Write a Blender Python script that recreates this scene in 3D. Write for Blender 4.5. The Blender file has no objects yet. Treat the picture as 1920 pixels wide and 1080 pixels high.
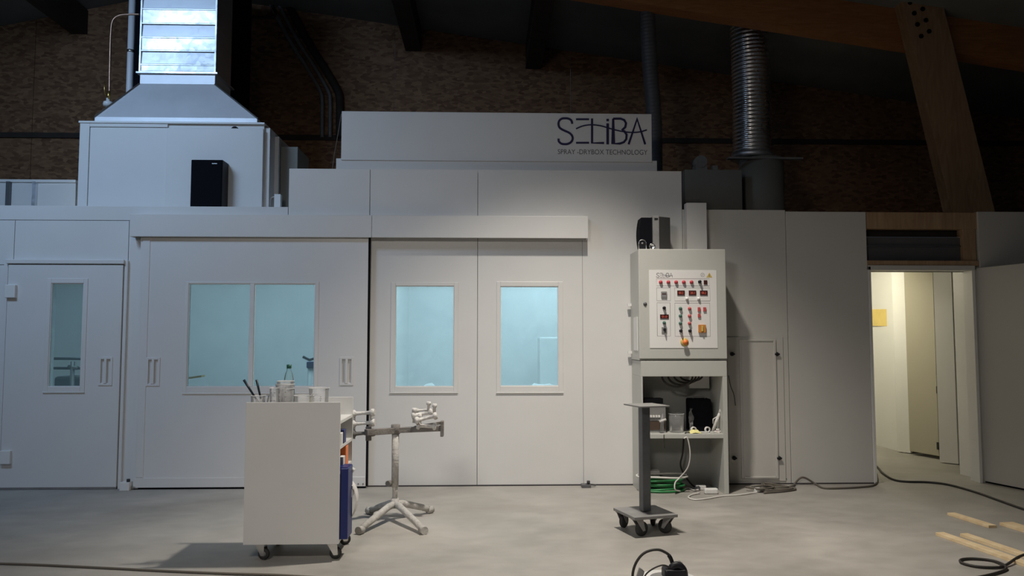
import bpy, math, random
from math import sin, cos, tan, pi, radians
from mathutils import Vector, Matrix
random.seed(7)

# ------------------------------------------------------------------ camera
F = 1480.0
PITCH, YAW = radians(3.79), radians(1.90)
WY = 7.40                                   # front plane of the booth
_f = Vector((sin(YAW)*cos(PITCH), cos(YAW)*cos(PITCH), sin(PITCH)))
_r = Vector((cos(YAW), -sin(YAW), 0))
_u = _r.cross(_f)
def ray(px, py):
    return _r*((px-960)/F) + _u*((540-py)/F) + _f
_d = ray(895, 911.5)
H = -_d.z*WY/_d.y                            # eye height
def at(px, py, Y):                           # point of depth Y seen at a photo pixel
    d = ray(px, py); t = Y/d.y
    return Vector((d.x*t, Y, H+d.z*t))
def fl(px, py, z=0.0):                       # floor point
    d = ray(px, py); t = (z-H)/d.z
    return Vector((d.x*t, d.y*t, z))
def X(px, Y=WY, py=680): return at(px, py, Y).x
def Z(py, Y=WY, px=900): return at(px, py, Y).z

sc = bpy.context.scene
cam_d = bpy.data.cameras.new('camera'); cam = bpy.data.objects.new('camera', cam_d)
sc.collection.objects.link(cam)
cam_d.sensor_width = 36; cam_d.lens = 36*F/1920; cam_d.clip_start = 0.05; cam_d.clip_end = 100
cam.location = (0, 0, H)
cam.matrix_world = Matrix.Translation((0, 0, H)) @ Matrix((
    (_r.x, _u.x, -_f.x), (_r.y, _u.y, -_f.y), (_r.z, _u.z, -_f.z))).to_4x4()
sc.camera = cam
sc.view_settings.view_transform = 'Standard'; sc.view_settings.look = 'None'
sc.view_settings.exposure = 0.0; sc.view_settings.gamma = 1.0
sc.view_settings.use_curve_mapping = False

# ------------------------------------------------------------------ light
w = bpy.data.worlds.new('world'); sc.world = w; w.use_nodes = True
w.node_tree.nodes['Background'].inputs[0].default_value = (0.72, 0.80, 1.0, 1)
w.node_tree.nodes['Background'].inputs[1].default_value = 0.028
def area(name, loc, target, size, size_y, power, col, spread=180):
    l = bpy.data.lights.new(name, 'AREA'); l.shape = 'RECTANGLE'; l.size = size; l.size_y = size_y
    l.energy = power; l.color = col; l.spread = radians(spread)
    o = bpy.data.objects.new(name, l); sc.collection.objects.link(o); o.location = loc
    o.rotation_euler = (Vector(target)-Vector(loc)).to_track_quat('-Z', 'Y').to_euler(); return o
def spot(name, loc, target, power, col, angle, blend, radius):
    l = bpy.data.lights.new(name, 'SPOT'); l.energy = power; l.color = col
    l.spot_size = radians(angle); l.spot_blend = blend; l.shadow_soft_size = radius
    o = bpy.data.objects.new(name, l); sc.collection.objects.link(o); o.location = loc
    o.rotation_euler = (Vector(target)-Vector(loc)).to_track_quat('-Z', 'Y').to_euler(); return o
spot('hall_lamp', (0.8, 5.35, 4.8), (0.75, 5.4, 0), 860, (1.0, 0.93, 0.83), 94, 0.9, 0.09)
area('roof_window_light', (-4.9, 3.4, 5.85), (-4.1, 8.0, 3.1), 2.4, 1.2, 74, (0.46, 0.68, 1.0), 100)
area('front_fill_light', (-1.4, 0.6, 3.4), (-0.4, 5.4, 0.0), 0.9, 0.5, 25, (1.0, 0.93, 0.86), 100)  # unseen fill, added to brighten the cart from the front

# ------------------------------------------------------------------ materials
def mat(name, col, rough=0.5, metal=0.0, noise=None, bump=None, var=0.0, vscale=3.0, spec=0.5,
        alpha=None, coat=0, emit=None, stretch=(1, 1, 1)):
    m = bpy.data.materials.new(name); m.use_nodes = True; nt = m.node_tree; N = nt.nodes; L = nt.links
    b = N['Principled BSDF']; b.inputs['Base Color'].default_value = (*col, 1)
    b.inputs['Roughness'].default_value = rough; b.inputs['Metallic'].default_value = metal
    b.inputs['Specular IOR Level'].default_value = spec
    if coat: b.inputs['Coat Weight'].default_value = coat
    tc = N.new('ShaderNodeTexCoord'); mp = N.new('ShaderNodeMapping'); mp.inputs['Scale'].default_value = stretch
    L.new(tc.outputs['Object'], mp.inputs['Vector'])
    if var:
        n = N.new('ShaderNodeTexNoise'); n.inputs['Scale'].default_value = vscale; n.inputs['Detail'].default_value = 6
        n.inputs['Roughness'].default_value = 0.6
        L.new(mp.outputs[0], n.inputs['Vector'])
        r = N.new('ShaderNodeMapRange'); r.inputs[1].default_value = 0.25; r.inputs[2].default_value = 0.75
        r.inputs[3].default_value = 1-var; r.inputs[4].default_value = 1+var*0.6
        L.new(n.outputs['Fac'], r.inputs[0])
        hs = N.new('ShaderNodeHueSaturation'); hs.inputs['Color'].default_value = (*col, 1)
        L.new(r.outputs[0], hs.inputs['Value']); L.new(hs.outputs[0], b.inputs['Base Color'])
    if bump:
        n2 = N.new('ShaderNodeTexNoise'); n2.inputs['Scale'].default_value = bump[0]; n2.inputs['Detail'].default_value = 4
        L.new(mp.outputs[0], n2.inputs['Vector'])
        bp = N.new('ShaderNodeBump'); bp.inputs['Strength'].default_value = bump[1]; bp.inputs['Distance'].default_value = 0.01
        L.new(n2.outputs['Fac'], bp.inputs['Height']); L.new(bp.outputs[0], b.inputs['Normal'])
    if emit:
        b.inputs['Emission Color'].default_value = (*emit[0], 1); b.inputs['Emission Strength'].default_value = emit[1]
    return m

def glass_mat(name, tint, ior=1.3, haze=0.0, haze_col=(1, 1, 1)):
    m = bpy.data.materials.new(name); m.use_nodes = True; nt = m.node_tree; N = nt.nodes; L = nt.links
    N.remove(N['Principled BSDF']); out = N['Material Output']
    t = N.new('ShaderNodeBsdfTransparent'); t.inputs[0].default_value = (*tint, 1)
    g = N.new('ShaderNodeBsdfGlossy'); g.inputs[1].default_value = 0.08
    mx = N.new('ShaderNodeMixShader'); fr = N.new('ShaderNodeFresnel'); fr.inputs[0].default_value = ior
    L.new(fr.outputs[0], mx.inputs[0]); L.new(t.outputs[0], mx.inputs[1]); L.new(g.outputs[0], mx.inputs[2])
    last = mx
    if haze:
        d = N.new('ShaderNodeBsdfTranslucent'); d.inputs[0].default_value = (*haze_col, 1)
        df = N.new('ShaderNodeBsdfDiffuse'); df.inputs[0].default_value = (*haze_col, 1)
        md = N.new('ShaderNodeMixShader'); md.inputs[0].default_value = 0.5
        L.new(d.outputs[0], md.inputs[1]); L.new(df.outputs[0], md.inputs[2])
        m2 = N.new('ShaderNodeMixShader')
        nz = N.new('ShaderNodeTexNoise'); nz.inputs['Scale'].default_value = 2.2; nz.inputs['Detail'].default_value = 5
        nz.inputs['Distortion'].default_value = 1.2
        tc = N.new('ShaderNodeTexCoord'); L.new(tc.outputs['Object'], nz.inputs['Vector'])
        r = N.new('ShaderNodeMapRange'); r.inputs[1].default_value = .3; r.inputs[2].default_value = .7
        r.inputs[3].default_value = haze*.75; r.inputs[4].default_value = haze*1.25
        L.new(nz.outputs['Fac'], r.inputs[0]); L.new(r.outputs[0], m2.inputs[0])
        L.new(last.outputs[0], m2.inputs[1]); L.new(md.outputs[0], m2.inputs[2]); last = m2
    L.new(last.outputs[0], out.inputs['Surface'])
    return m

def floor_mat():
    m = bpy.data.materials.new('concrete'); m.use_nodes = True; nt = m.node_tree; N = nt.nodes; L = nt.links
    b = N['Principled BSDF']; tc = N.new('ShaderNodeTexCoord')
    def noise(s, d, dist=0, st=(1, 1, 1)):
        mp = N.new('ShaderNodeMapping'); mp.inputs['Scale'].default_value = st
        L.new(tc.outputs['Object'], mp.inputs[0])
        n = N.new('ShaderNodeTexNoise'); n.inputs['Scale'].default_value = s; n.inputs['Detail'].default_value = d
        n.inputs['Distortion'].default_value = dist; L.new(mp.outputs[0], n.inputs['Vector']); return n
    a = noise(0.9, 8, 0.6); c = noise(5, 6, .3, (1, 1.6, 1)); e = noise(60, 3)
    cr = N.new('ShaderNodeValToRGB'); cr.color_ramp.elements[0].position = .3; cr.color_ramp.elements[1].position = .72
    cr.color_ramp.elements[0].color = (.25, .235, .21, 1); cr.color_ramp.elements[1].color = (.45, .425, .39, 1)
    mx = N.new('ShaderNodeMath'); mx.operation = 'MULTIPLY_ADD'; mx.inputs[1].default_value = .35
    ad = N.new('ShaderNodeMath'); ad.operation = 'MULTIPLY'; ad.inputs[1].default_value = .65
    L.new(a.outputs['Fac'], ad.inputs[0]); L.new(c.outputs['Fac'], mx.inputs[0]); L.new(ad.outputs[0], mx.inputs[2])
    L.new(mx.outputs[0], cr.inputs[0]); L.new(cr.outputs[0], b.inputs['Base Color'])
    r = N.new('ShaderNodeMapRange'); r.inputs[3].default_value = .42; r.inputs[4].default_value = .72
    L.new(c.outputs['Fac'], r.inputs[0]); L.new(r.outputs[0], b.inputs['Roughness'])
    bp = N.new('ShaderNodeBump'); bp.inputs['Strength'].default_value = .12; bp.inputs['Distance'].default_value = .004
    L.new(e.outputs['Fac'], bp.inputs['Height']); L.new(bp.outputs[0], b.inputs['Normal'])
    return m

def osb_mat():
    m = bpy.data.materials.new('strand_board'); m.use_nodes = True; nt = m.node_tree; N = nt.nodes; L = nt.links
    b = N['Principled BSDF']; tc = N.new('ShaderNodeTexCoord')
    mp = N.new('ShaderNodeMapping'); mp.inputs['Scale'].default_value = (9, 9, 22)
    nz = N.new('ShaderNodeTexNoise'); nz.inputs['Scale'].default_value = 3
    L.new(tc.outputs['Object'], nz.inputs['Vector'])
    mixv = N.new('ShaderNodeMixRGB'); mixv.inputs[0].default_value = .05
    L.new(tc.outputs['Object'], mixv.inputs[1]); L.new(nz.outputs['Color'], mixv.inputs[2]); L.new(mixv.outputs[0], mp.inputs[0])
    v = N.new('ShaderNodeTexVoronoi'); v.inputs['Scale'].default_value = 1.6; L.new(mp.outputs[0], v.inputs['Vector'])
    bw = N.new('ShaderNodeRGBToBW'); L.new(v.outputs['Color'], bw.inputs[0])
    cr = N.new('ShaderNodeValToRGB')
    cr.color_ramp.elements[0].color = (.165, .075, .036, 1); cr.color_ramp.elements[1].color = (.36, .195, .095, 1)
    cr.color_ramp.elements[0].position = .15; cr.color_ramp.elements[1].position = .85
    L.new(bw.outputs[0], cr.inputs[0]); L.new(cr.outputs[0], b.inputs['Base Color']); b.inputs['Roughness'].default_value = .75
    bp = N.new('ShaderNodeBump'); bp.inputs['Strength'].default_value = .3; bp.inputs['Distance'].default_value = .004
    L.new(bw.outputs[0], bp.inputs['Height']); L.new(bp.outputs[0], b.inputs['Normal'])
    return m

def wood_mat(name, c1, c2, st=(1.5, 14, 14), rough=.6):
    m = bpy.data.materials.new(name); m.use_nodes = True; nt = m.node_tree; N = nt.nodes; L = nt.links
    b = N['Principled BSDF']; tc = N.new('ShaderNodeTexCoord'); mp = N.new('ShaderNodeMapping')
    mp.inputs['Scale'].default_value = st; L.new(tc.outputs['Object'], mp.inputs[0])
    n = N.new('ShaderNodeTexNoise'); n.inputs['Scale'].default_value = 2; n.inputs['Detail'].default_value = 8
    n.inputs['Distortion'].default_value = 1.5; L.new(mp.outputs[0], n.inputs['Vector'])
    cr = N.new('ShaderNodeValToRGB'); cr.color_ramp.elements[0].color = (*c1, 1); cr.color_ramp.elements[1].color = (*c2, 1)
    cr.color_ramp.elements[0].position = .3; cr.color_ramp.elements[1].position = .7
    L.new(n.outputs['Fac'], cr.inputs[0]); L.new(cr.outputs[0], b.inputs['Base Color']); b.inputs['Roughness'].default_value = rough
    return m

def galv_mat(name, base, rough):
    m = mat(name, base, rough, 1.0); nt = m.node_tree; N = nt.nodes; L = nt.links; b = N['Principled BSDF']
    tc = N.new('ShaderNodeTexCoord'); v = N.new('ShaderNodeTexVoronoi'); v.inputs['Scale'].default_value = 22
    n = N.new('ShaderNodeTexNoise'); n.inputs['Scale'].default_value = 2.2; n.inputs['Detail'].default_value = 4
    L.new(tc.outputs['Object'], v.inputs['Vector']); L.new(tc.outputs['Object'], n.inputs['Vector'])
    bw = N.new('ShaderNodeRGBToBW'); L.new(v.outputs['Color'], bw.inputs[0])
    a = N.new('ShaderNodeMath'); a.operation = 'MULTIPLY_ADD'; a.inputs[1].default_value = .12
    L.new(bw.outputs[0], a.inputs[0])
    a2 = N.new('ShaderNodeMath'); a2.operation = 'MULTIPLY_ADD'; a2.inputs[1].default_value = .5; a2.inputs[2].default_value = rough-.28
    L.new(n.outputs['Fac'], a2.inputs[0]); L.new(a2.outputs[0], a.inputs[2]); L.new(a.outputs[0], b.inputs['Roughness'])
    return m

M = {}
M['floor'] = floor_mat(); M['osb'] = osb_mat()
M['panel'] = mat('white_panel', (.72, .71, .69), .42, var=.05, vscale=1.2, bump=(90, .04))
M['panel2'] = mat('cream_panel', (.62, .605, .57), .5, var=.05, vscale=1.2)
M['door'] = mat('door_white', (.72, .71, .695), .38, var=.04, vscale=1.5, bump=(60, .03))
M['white'] = mat('white_paint', (.78, .77, .75), .35, var=.03, vscale=4)
M['chip'] = mat('melamine', (.70, .69, .67), .32, var=.04, vscale=2)
M['inner'] = mat('booth_lining', (.80, .80, .80), .6, var=.06, vscale=1.3)
M['tan'] = mat('shaded_door', (.40, .37, .29), .5)  # corridor leaf darkened, its shade is put into the colour
M['cab'] = mat('cabinet_enamel', (.52, .52, .48), .4, var=.03, vscale=3, bump=(120, .03))
M['dark'] = mat('black_plastic', (.012, .012, .016), .5, var=.2, vscale=8, spec=.3)
M['black'] = mat('matt_black', (.006, .006, .009), .9, spec=.1)
M['ceil'] = mat('dark_sheet', (.22, .225, .215), .7, var=.2, vscale=1.5)
M['beamdark'] = mat('dark_timber', (.05, .038, .03), .8, var=.3, vscale=5)
M['glulam'] = wood_mat('glulam', (.34, .135, .045), (.46, .21, .08))
M['post'] = wood_mat('post_timber', (.34, .21, .12), (.46, .31, .18), (10, 10, 1.2))
M['pine'] = wood_mat('pine_batten', (.70, .52, .30), (.86, .70, .46), (3, 3, 8))
M['yellow_board'] = mat('yellow_shutter_board', (.74, .56, .18), .5, var=.12, vscale=7)
M['galv'] = galv_mat('galvanised', (.70, .72, .76), .42)
M['hood'] = mat('dull_galvanised', (.74, .75, .78), .45, .3, var=.12, vscale=2)
M['spiral'] = galv_mat('spiral_duct_metal', (.82, .82, .83), .27)
M['steel'] = mat('grey_steel', (.16, .165, .175), .42, .6, var=.25, vscale=6)
M['greypaint'] = mat('grey_painted_steel', (.27, .265, .26), .5, .2, var=.2, vscale=9)
M['overspray'] = mat('oversprayed_metal', (.50, .48, .45), .75, var=.28, vscale=25, bump=(60, .6))
M['overspray_dark'] = mat('dusty_dark_metal', (.20, .185, .17), .75, var=.4, vscale=14, bump=(60, .5))
M['overspray_white'] = mat('white_oversprayed_metal', (.66, .64, .61), .7, var=.3, vscale=30, bump=(80, .6))
M['chrome'] = mat('chrome', (.7, .7, .7), .25, 1)
M['brass'] = mat('brass', (.62, .42, .14), .35, 1)
M['copper'] = mat('copper_pipe', (.48, .30, .22), .38, .9, var=.2, vscale=10)
M['rubber'] = mat('rubber', (.03, .03, .03), .75)
M['cable'] = mat('black_cable', (.03, .027, .024), .6)
M['cable_grey'] = mat('grey_cable', (.13, .115, .095), .7)
M['cable_white'] = mat('white_cable', (.66, .64, .60), .5)
M['green'] = mat('green_hose', (.025, .20, .06), .4)
M['blue'] = mat('blue_box', (.012, .022, .13), .4)
M['brush'] = mat('dark_teal_handle', (.01,.02,.03), .4)
M['browncloth'] = mat('brown_cloth', (.07,.045,.03), .8)
M['flue'] = mat('white_flue', (.80,.80,.82), .4)
M['sidegrey'] = mat('dark_grey_casing', (.05,.05,.05), .6)
M['navy'] = mat('navy_logo', (.014, .012, .065), .5)
M['inkgrey'] = mat('grey_print', (.12, .11, .13), .6)
M['line'] = mat('line_print', (.22, .20, .22), .6)
M['orange'] = mat('orange_plastic', (.85, .22, .05), .45)
M['red'] = mat('red_lens', (.52, .05, .07), .35)
M['redbtn'] = mat('red_button', (.50, .09, .09), .4)
M['greenbtn'] = mat('green_button', (.05, .13, .10), .4)
M['amber'] = mat('amber_switch', (.55, .22, .05), .45)
M['warn'] = mat('warning_yellow', (.60, .45, .12), .5)
M['display'] = mat('display_dark', (.06, .02, .02), .3)
M['digit'] = mat('lit_digit', (.4, .08, .05), .4, emit=((1, .15, .08), .25))
M['sheet'] = mat('panel_sheet', (.78, .77, .75), .45)
M['joint'] = mat('dark_joint', (.05, .045, .05), .8)
M['card'] = mat('cardboard', (.50, .40, .28), .8)
M['paper'] = mat('masking_paper', (.70, .68, .66), .7)
M['yellow'] = mat('yellow_cloth', (.78, .72, .30), .8)
M['liquid'] = mat('grey_paint_liquid', (.10, .09, .10), .4)
M['greencap'] = mat('green_cap', (.01, .09, .06), .4)
M['poly'] = mat('grey_sheet', (.10, .10, .105), .5, var=.1)
M['duct2'] = mat('dull_duct', (.24, .235, .21), .6, 0, var=.1)
M['cabin'] = mat('cabinet_back_shaded', (.30, .30, .28), .6)  # shade inside the open cabinet is put into the rear wall's colour
M['glass'] = glass_mat('booth_glass', (.70, .85, .91), haze=.16, haze_col=(.6, .8, .88))
M['glass_dim'] = glass_mat('booth_glass_dim', (.66, .81, .88), haze=.10, haze_col=(.55, .75, .85))
M['cup'] = glass_mat('clear_plastic', (.985, .987, .99), 1.12, haze=.17, haze_col=(.95, .95, .95))
M['cuprim'] = glass_mat('cup_rim_plastic', (.9, .9, .9), haze=.6, haze_col=(.98, .98, .98))
M['bottle'] = glass_mat('bottle_plastic', (.93, .98, .97), 1.2, haze=.08, haze_col=(.7, .85, .82))

# ------------------------------------------------------------------ mesh helpers
class MB:
    def __init__(s): s.v = []; s.f = []; s.smooth = []
    def add(s, vs, fs, sm=False):
        n = len(s.v); s.v += [Vector(v) for v in vs]
        s.f += [tuple(i+n for i in f) for f in fs]; s.smooth += [sm]*len(fs); return s
    def box(s, x0, x1, y0, y1, z0, z1):
        if x0 > x1: x0, x1 = x1, x0
        if y0 > y1: y0, y1 = y1, y0
        if z0 > z1: z0, z1 = z1, z0
        return s.add([(x0,y0,z0),(x1,y0,z0),(x1,y1,z0),(x0,y1,z0),(x0,y0,z1),(x1,y0,z1),(x1,y1,z1),(x0,y1,z1)],
                     [(0,3,2,1),(4,5,6,7),(0,1,5,4),(1,2,6,5),(2,3,7,6),(3,0,4,7)])
    def obox(s, c, ax, ay, az):                # centre and half-axis vectors
        c = Vector(c); ax, ay, az = Vector(ax), Vector(ay), Vector(az)
        vs = [c+ax*i+ay*j+az*k for k in (-1, 1) for i, j in ((-1,-1),(1,-1),(1,1),(-1,1))]
        return s.add(vs, [(0,3,2,1),(4,5,6,7),(0,1,5,4),(1,2,6,5),(2,3,7,6),(3,0,4,7)])
    def bar(s, a, b, w, h, up=(0,0,1)):        # rectangular bar a-b
        a, b = Vector(a), Vector(b); d = b-a; L = d.length; d.normalize(); up = Vector(up)
        sd = d.cross(up)
        if sd.length < 1e-4: sd = d.cross(Vector((1,0,0)))
        sd.normalize(); u2 = sd.cross(d)
        return s.obox((a+b)/2, d*(L/2), sd*(w/2), u2*(h/2))
    def prism(s, pts, d):                      # polygon extruded by vector d
        n = len(pts); d = Vector(d); vs = [Vector(p) for p in pts]+[Vector(p)+d for p in pts]
        fs = [tuple(range(n-1, -1, -1)), tuple(range(n, 2*n))]+[(i, (i+1) % n, (i+1) % n+n, i+n) for i in range(n)]
        return s.add(vs, fs)
    def tube(s, pts, r, n=8, cap=True, sm=True):
        pts = [Vector(p) for p in pts]; m = len(pts); rr = r if isinstance(r, (list, tuple)) else [r]*m
        prev = None; rings = []
        for i, p in enumerate(pts):
            t = (pts[min(i+1, m-1)]-pts[max(i-1, 0)])
            if t.length < 1e-9: t = Vector((0,0,1))
            t.normalize()
            if prev is None:
                u = t.cross(Vector((0,0,1)))
                if u.length < .05: u = t.cross(Vector((1,0,0)))
            else: u = prev-t*prev.dot(t)
            u.normalize(); prev = u.copy(); v = t.cross(u)
            rings.append([p+(u*cos(2*pi*k/n)+v*sin(2*pi*k/n))*rr[i] for k in range(n)])
        vs = [q for g in rings for q in g]
        fs = [(i*n+k, i*n+(k+1) % n, (i+1)*n+(k+1) % n, (i+1)*n+k) for i in range(m-1) for k in range(n)]
        s.add(vs, fs, sm)
        if cap: 
            b = len(s.v)-len(vs)
            s.f += [tuple(b+k for k in range(n-1, -1, -1)), tuple(b+(m-1)*n+k for k in range(n))]; s.smooth += [False]*2
        return s
    def cyl(s, a, b, r, n=16, r2=None): return s.tube([a, b], [r, r if r2 is None else r2], n)
    def lathe(s, c, prof, n=20, axis=(0,0,1), sm=True):   # prof: (r, height) list
        c = Vector(c); ax = Vector(axis).normalized(); u = ax.orthogonal().normalized(); v = ax.cross(u)
        vs = [c+ax*h+(u*cos(2*pi*k/n)+v*sin(2*pi*k/n))*max(r, 1e-5) for r, h in prof for k in range(n)]
        fs = [(i*n+k, i*n+(k+1) % n, (i+1)*n+(k+1) % n, (i+1)*n+k) for i in range(len(prof)-1) for k in range(n)]
        return s.add(vs, fs, sm)
    def ball(s, c, r, n=10):
        return s.lathe(c, [(r*sin(pi*i/6), -r*cos(pi*i/6)) for i in range(7)], n)
    def frame(s, x0, x1, z0, z1, hx0, hx1, hz0, hz1, y0, y1):   # slab with a hole
        s.box(x0, hx0, y0, y1, z0, z1); s.box(hx1, x1, y0, y1, z0, z1)
        s.box(hx0, hx1, y0, y1, z0, hz0); return s.box(hx0, hx1, y0, y1, hz1, z1)
    def build(s, name, m, parent=None, bevel=0, origin=None):
        if parent is None:
            if origin is None:
                xs = [v.x for v in s.v]; ys = [v.y for v in s.v]
                origin = Vector(((min(xs)+max(xs))/2, (min(ys)+max(ys))/2, min(v.z for v in s.v)))
        else:
            origin = Vector((0,0,0)); p = parent
            while p: origin = origin+p.location; p = p.parent
        me = bpy.data.meshes.new(name); me.from_pydata([v-origin for v in s.v], [], s.f)
        me.polygons.foreach_set('use_smooth', s.smooth); me.materials.append(M[m]); me.update()
        o = bpy.data.objects.new(name, me); sc.collection.objects.link(o)
        if parent: o.parent = parent
        else: o.location = origin
        if bevel:
            b = o.modifiers.new('bevel', 'BEVEL'); b.width = bevel; b.segments = 2; b.limit_method = 'ANGLE'
        return o
def tag(o, label=None, cat=None, group=None, kind=None):
    if label: o['label'] = label
    if cat: o['category'] = cat
    if group: o['group'] = group
    if kind: o['kind'] = kind
    return o
def thing(name, loc, label, cat, group=None):
    o = bpy.data.objects.new(name, None); sc.collection.objects.link(o); o.location = loc
    o.empty_display_size = .1
    return tag(o, label, cat, group)
def struct(name, loc=(0,0,0)):
    o = bpy.data.objects.new(name, None); sc.collection.objects.link(o); o.location = loc
    o['kind'] = 'structure'; return o
def smooth(pts, k=8):
    P = [Vector(p) for p in pts]; P = [P[0]*2-P[1]]+P+[P[-1]*2-P[-2]]; out = []
    for i in range(1, len(P)-2):
        for j in range(k):
            t = j/k; a, b, c, d = P[i-1], P[i], P[i+1], P[i+2]
            out.append(.5*((2*b)+(c-a)*t+(2*a-5*b+4*c-d)*t*t+(3*b-a-3*c+d)*t**3))
    out.append(P[-2]); return out
def rect(px0, py0, px1, py1, Y):
    pm, qm = (px0+px1)/2, (py0+py1)/2
    return at(px0, qm, Y).x, at(px1, qm, Y).x, at(pm, py1, Y).z, at(pm, py0, Y).z
def ribbon(mb, pts, wd, th, close=False):      # flat stroke in an XZ plane, raised by th towards the camera
    P = [Vector(p) for p in pts]; n = len(P); L = []; R = []
    for i in range(n):
        a = P[max(i-1, 0)]; b = P[min(i+1, n-1)]
        if close: a = P[(i-1) % n]; b = P[(i+1) % n]
        t = (b-a).normalized(); nn = Vector((-t.z, 0, t.x)); sc_ = 1.0
        t1 = (P[i]-a); 
        if t1.length > 1e-6 and 0 < i < n-1 or (close and t1.length > 1e-6):
            c = t1.normalized().dot(t); sc_ = 1/max(c, .55)
        L.append(P[i]+nn*wd/2*sc_); R.append(P[i]-nn*wd/2*sc_)
    d = Vector((0, -th, 0)); m = n if close else n-1
    for i in range(m):
        j = (i+1) % n
        mb.prism([L[i], L[j], R[j], R[i]], d)
    return mb
def text_obj(name, s, x0, x1, z0, y, m, parent, flip=False, height=None):
    cu = bpy.data.curves.new(name, 'FONT'); cu.body = s; cu.size = 1; cu.extrude = .002
    to = bpy.data.objects.new(name, cu); sc.collection.objects.link(to)
    bpy.context.view_layer.update()
    me = bpy.data.meshes.new_from_object(to.evaluated_get(bpy.context.evaluated_depsgraph_get()))
    bpy.data.objects.remove(to); bpy.data.curves.remove(cu)
    xs = [v.co.x for v in me.vertices]; ys = [v.co.y for v in me.vertices]
    k = (x1-x0)/(max(xs)-min(xs)); kz = k if height is None else height/(max(ys)-min(ys))
    p = parent; off = Vector((0,0,0))
    while p: off = off+p.location; p = p.parent
    for v in me.vertices:
        c = v.co.copy(); v.co = Vector((x0+(c.x-min(xs))*k, y-.0008-c.z*.3, z0+(c.y-min(ys))*kz))-off
    me.materials.clear(); me.materials.append(M[m])
    o = bpy.data.objects.new(name, me); sc.collection.objects.link(o); o.parent = parent; return o

# ================================================================== THE SETTING
XL, XR = X(-420), X(2250)
BACK = 11.0
fo = MB().box(-9, 10, -1.5, 12.2, -.1, 0).build('floor', 'floor'); fo['kind'] = 'structure'
# roof: gable ridge runs in depth, dark sheeting with purlins
RX, RZ = -4.4, 6.25
def roofz(x): return RZ-(.22 if x < RX else .14)*abs(x-RX)
ce = struct('ceiling', (0, 4, 5))
for (xa, xb) in ((-9.0, RX), (RX, 10.0)):
    MB().prism([(xa, -1.5, roofz(xa)), (xb, -1.5, roofz(xb)), (xb, -1.5, roofz(xb)+.1), (xa, -1.5, roofz(xa)+.1)],
               (0, 13.2, 0)).build('roof_sheet', 'ceil', ce)
for px, py in ((150, 40), (775, 112), (1000, 142)):
    p = at(px, py, BACK); zt = roofz(p.x)
    MB().box(p.x-.11, p.x+.11, 2.0, BACK, zt-.34, zt).build('purlin', 'beamdark', ce)
# far wall of the hall, strand board sheets in two courses with a rail between
wb = struct('wall_back', (0, BACK, 0))
zj = Z(256, BACK, 300)
xs = [-8.8+2.5*i for i in range(8)]
for a, b in zip(xs[:-1], xs[1:]):
    MB().box(a+.003, b-.003, BACK, BACK+.02, 0, zj-.03).build('strand_board', 'osb', wb)
    hi = max(roofz(a), roofz(b))
    pts = [(a+.003, BACK, zj+.03), (b-.003, BACK, zj+.03), (b-.003, BACK, roofz(b)), (a+.003, BACK, roofz(a))]
    if a < RX < b: pts.insert(3, (RX, BACK, RZ))
    MB().prism(pts, (0, .02, 0)).build('strand_board', 'osb', wb)
MB().box(-8.8, 8.7, BACK-.03, BACK+.02, zj-.035, zj+.035).build('rail', 'beamdark', wb)
for n_, xx in (('wall_left', -8.9), ('wall_right', 8.8)):
    o = MB().box(xx-.05, xx+.05, 1.0, BACK, 0, roofz(xx)).build(n_, 'ceil'); o['kind'] = 'structure'

# ---- booth front
TH = .06
x_door0, x_door1 = X(13), X(230)
x_s0, x_c0, x_c1 = X(250), X(535), X(1283)
zl, zc = Z(386, WY, 250), Z(318, WY, 900)
wf = struct('wall_booth', (0, WY, 0))
def panel(x0, x1, z0, z1, m='panel', parent=None, Y=WY, g=.0022):
    return MB().box(x0+g, x1-g, Y, Y+TH, z0+g, z1-g).build('panel', m, parent or wf, bevel=.003)
def panel_hole(x0, x1, z0, z1, h, m='panel', g=.0022):
    return MB().frame(x0+g, x1-g, z0+g, z1-g, *h, WY, WY+TH).build('panel', m, wf)
zf = Z(413, WY, 100)                                    # bottom of the long fascia on the left
zdt = Z(497, WY, 130)
panel(XL, x_c0, zf, zl)                                 # fascia
panel(XL, X(27, py=450), zdt, zf); panel(X(27, py=450), X(243, py=450), zdt, zf)
panel(XL, x_door0, 0, zdt)
panel(x_door1+.012, X(262), 0, zf)
for xj in (X(262), X(262)-.0): pass
MB().box(X(262)-.03, X(262)+.03, WY+TH, WY+TH+.006, 0, zf).build('joint_backing', 'joint', wf)
MB().box(x_door1-.06, x_door1+.04, WY+TH, WY+TH+.006, 0, zf).build('joint_backing', 'joint', wf)
MB().box(x_door0-.04, x_door0+.05, WY+TH, WY+TH+.006, 0, zf).build('joint_backing', 'joint', wf)                            # post between the two doors
# behind the sliding leaf the wall has the opening; jambs above it
zr0, zr1 = Z(447, WY-.1), Z(405, WY-.12)
panel(X(262), x_c0, zr0+.02, zf)
panel(x_c0, X(690), zr0+.02, zc)
gw1 = rect(741, 536, 851, 725, WY); gw2 = rect(938, 537, 1047, 724, WY)
panel_hole(X(690), X(895), 0, zc, gw1)
panel_hole(X(895), x_c1, 0, zc, gw2)
MB().box(X(1093)-.0018, X(1093)+.0018, WY-.0008, WY+.002, .012, zr0).build('seam', 'line', wf)
# joints show as dark sealant lines behind the panels
MB().box(XL, x_c1-.02, WY+.02, WY+.05, zr0+.03, zl-.02).build('joint_backing', 'joint', wf)
for xj in (X(690), X(895)):
    MB().box(xj-.02, xj+.02, WY+TH, WY+TH+.006, .0, zc-.02).build('joint_backing', 'joint', wf)
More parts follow.
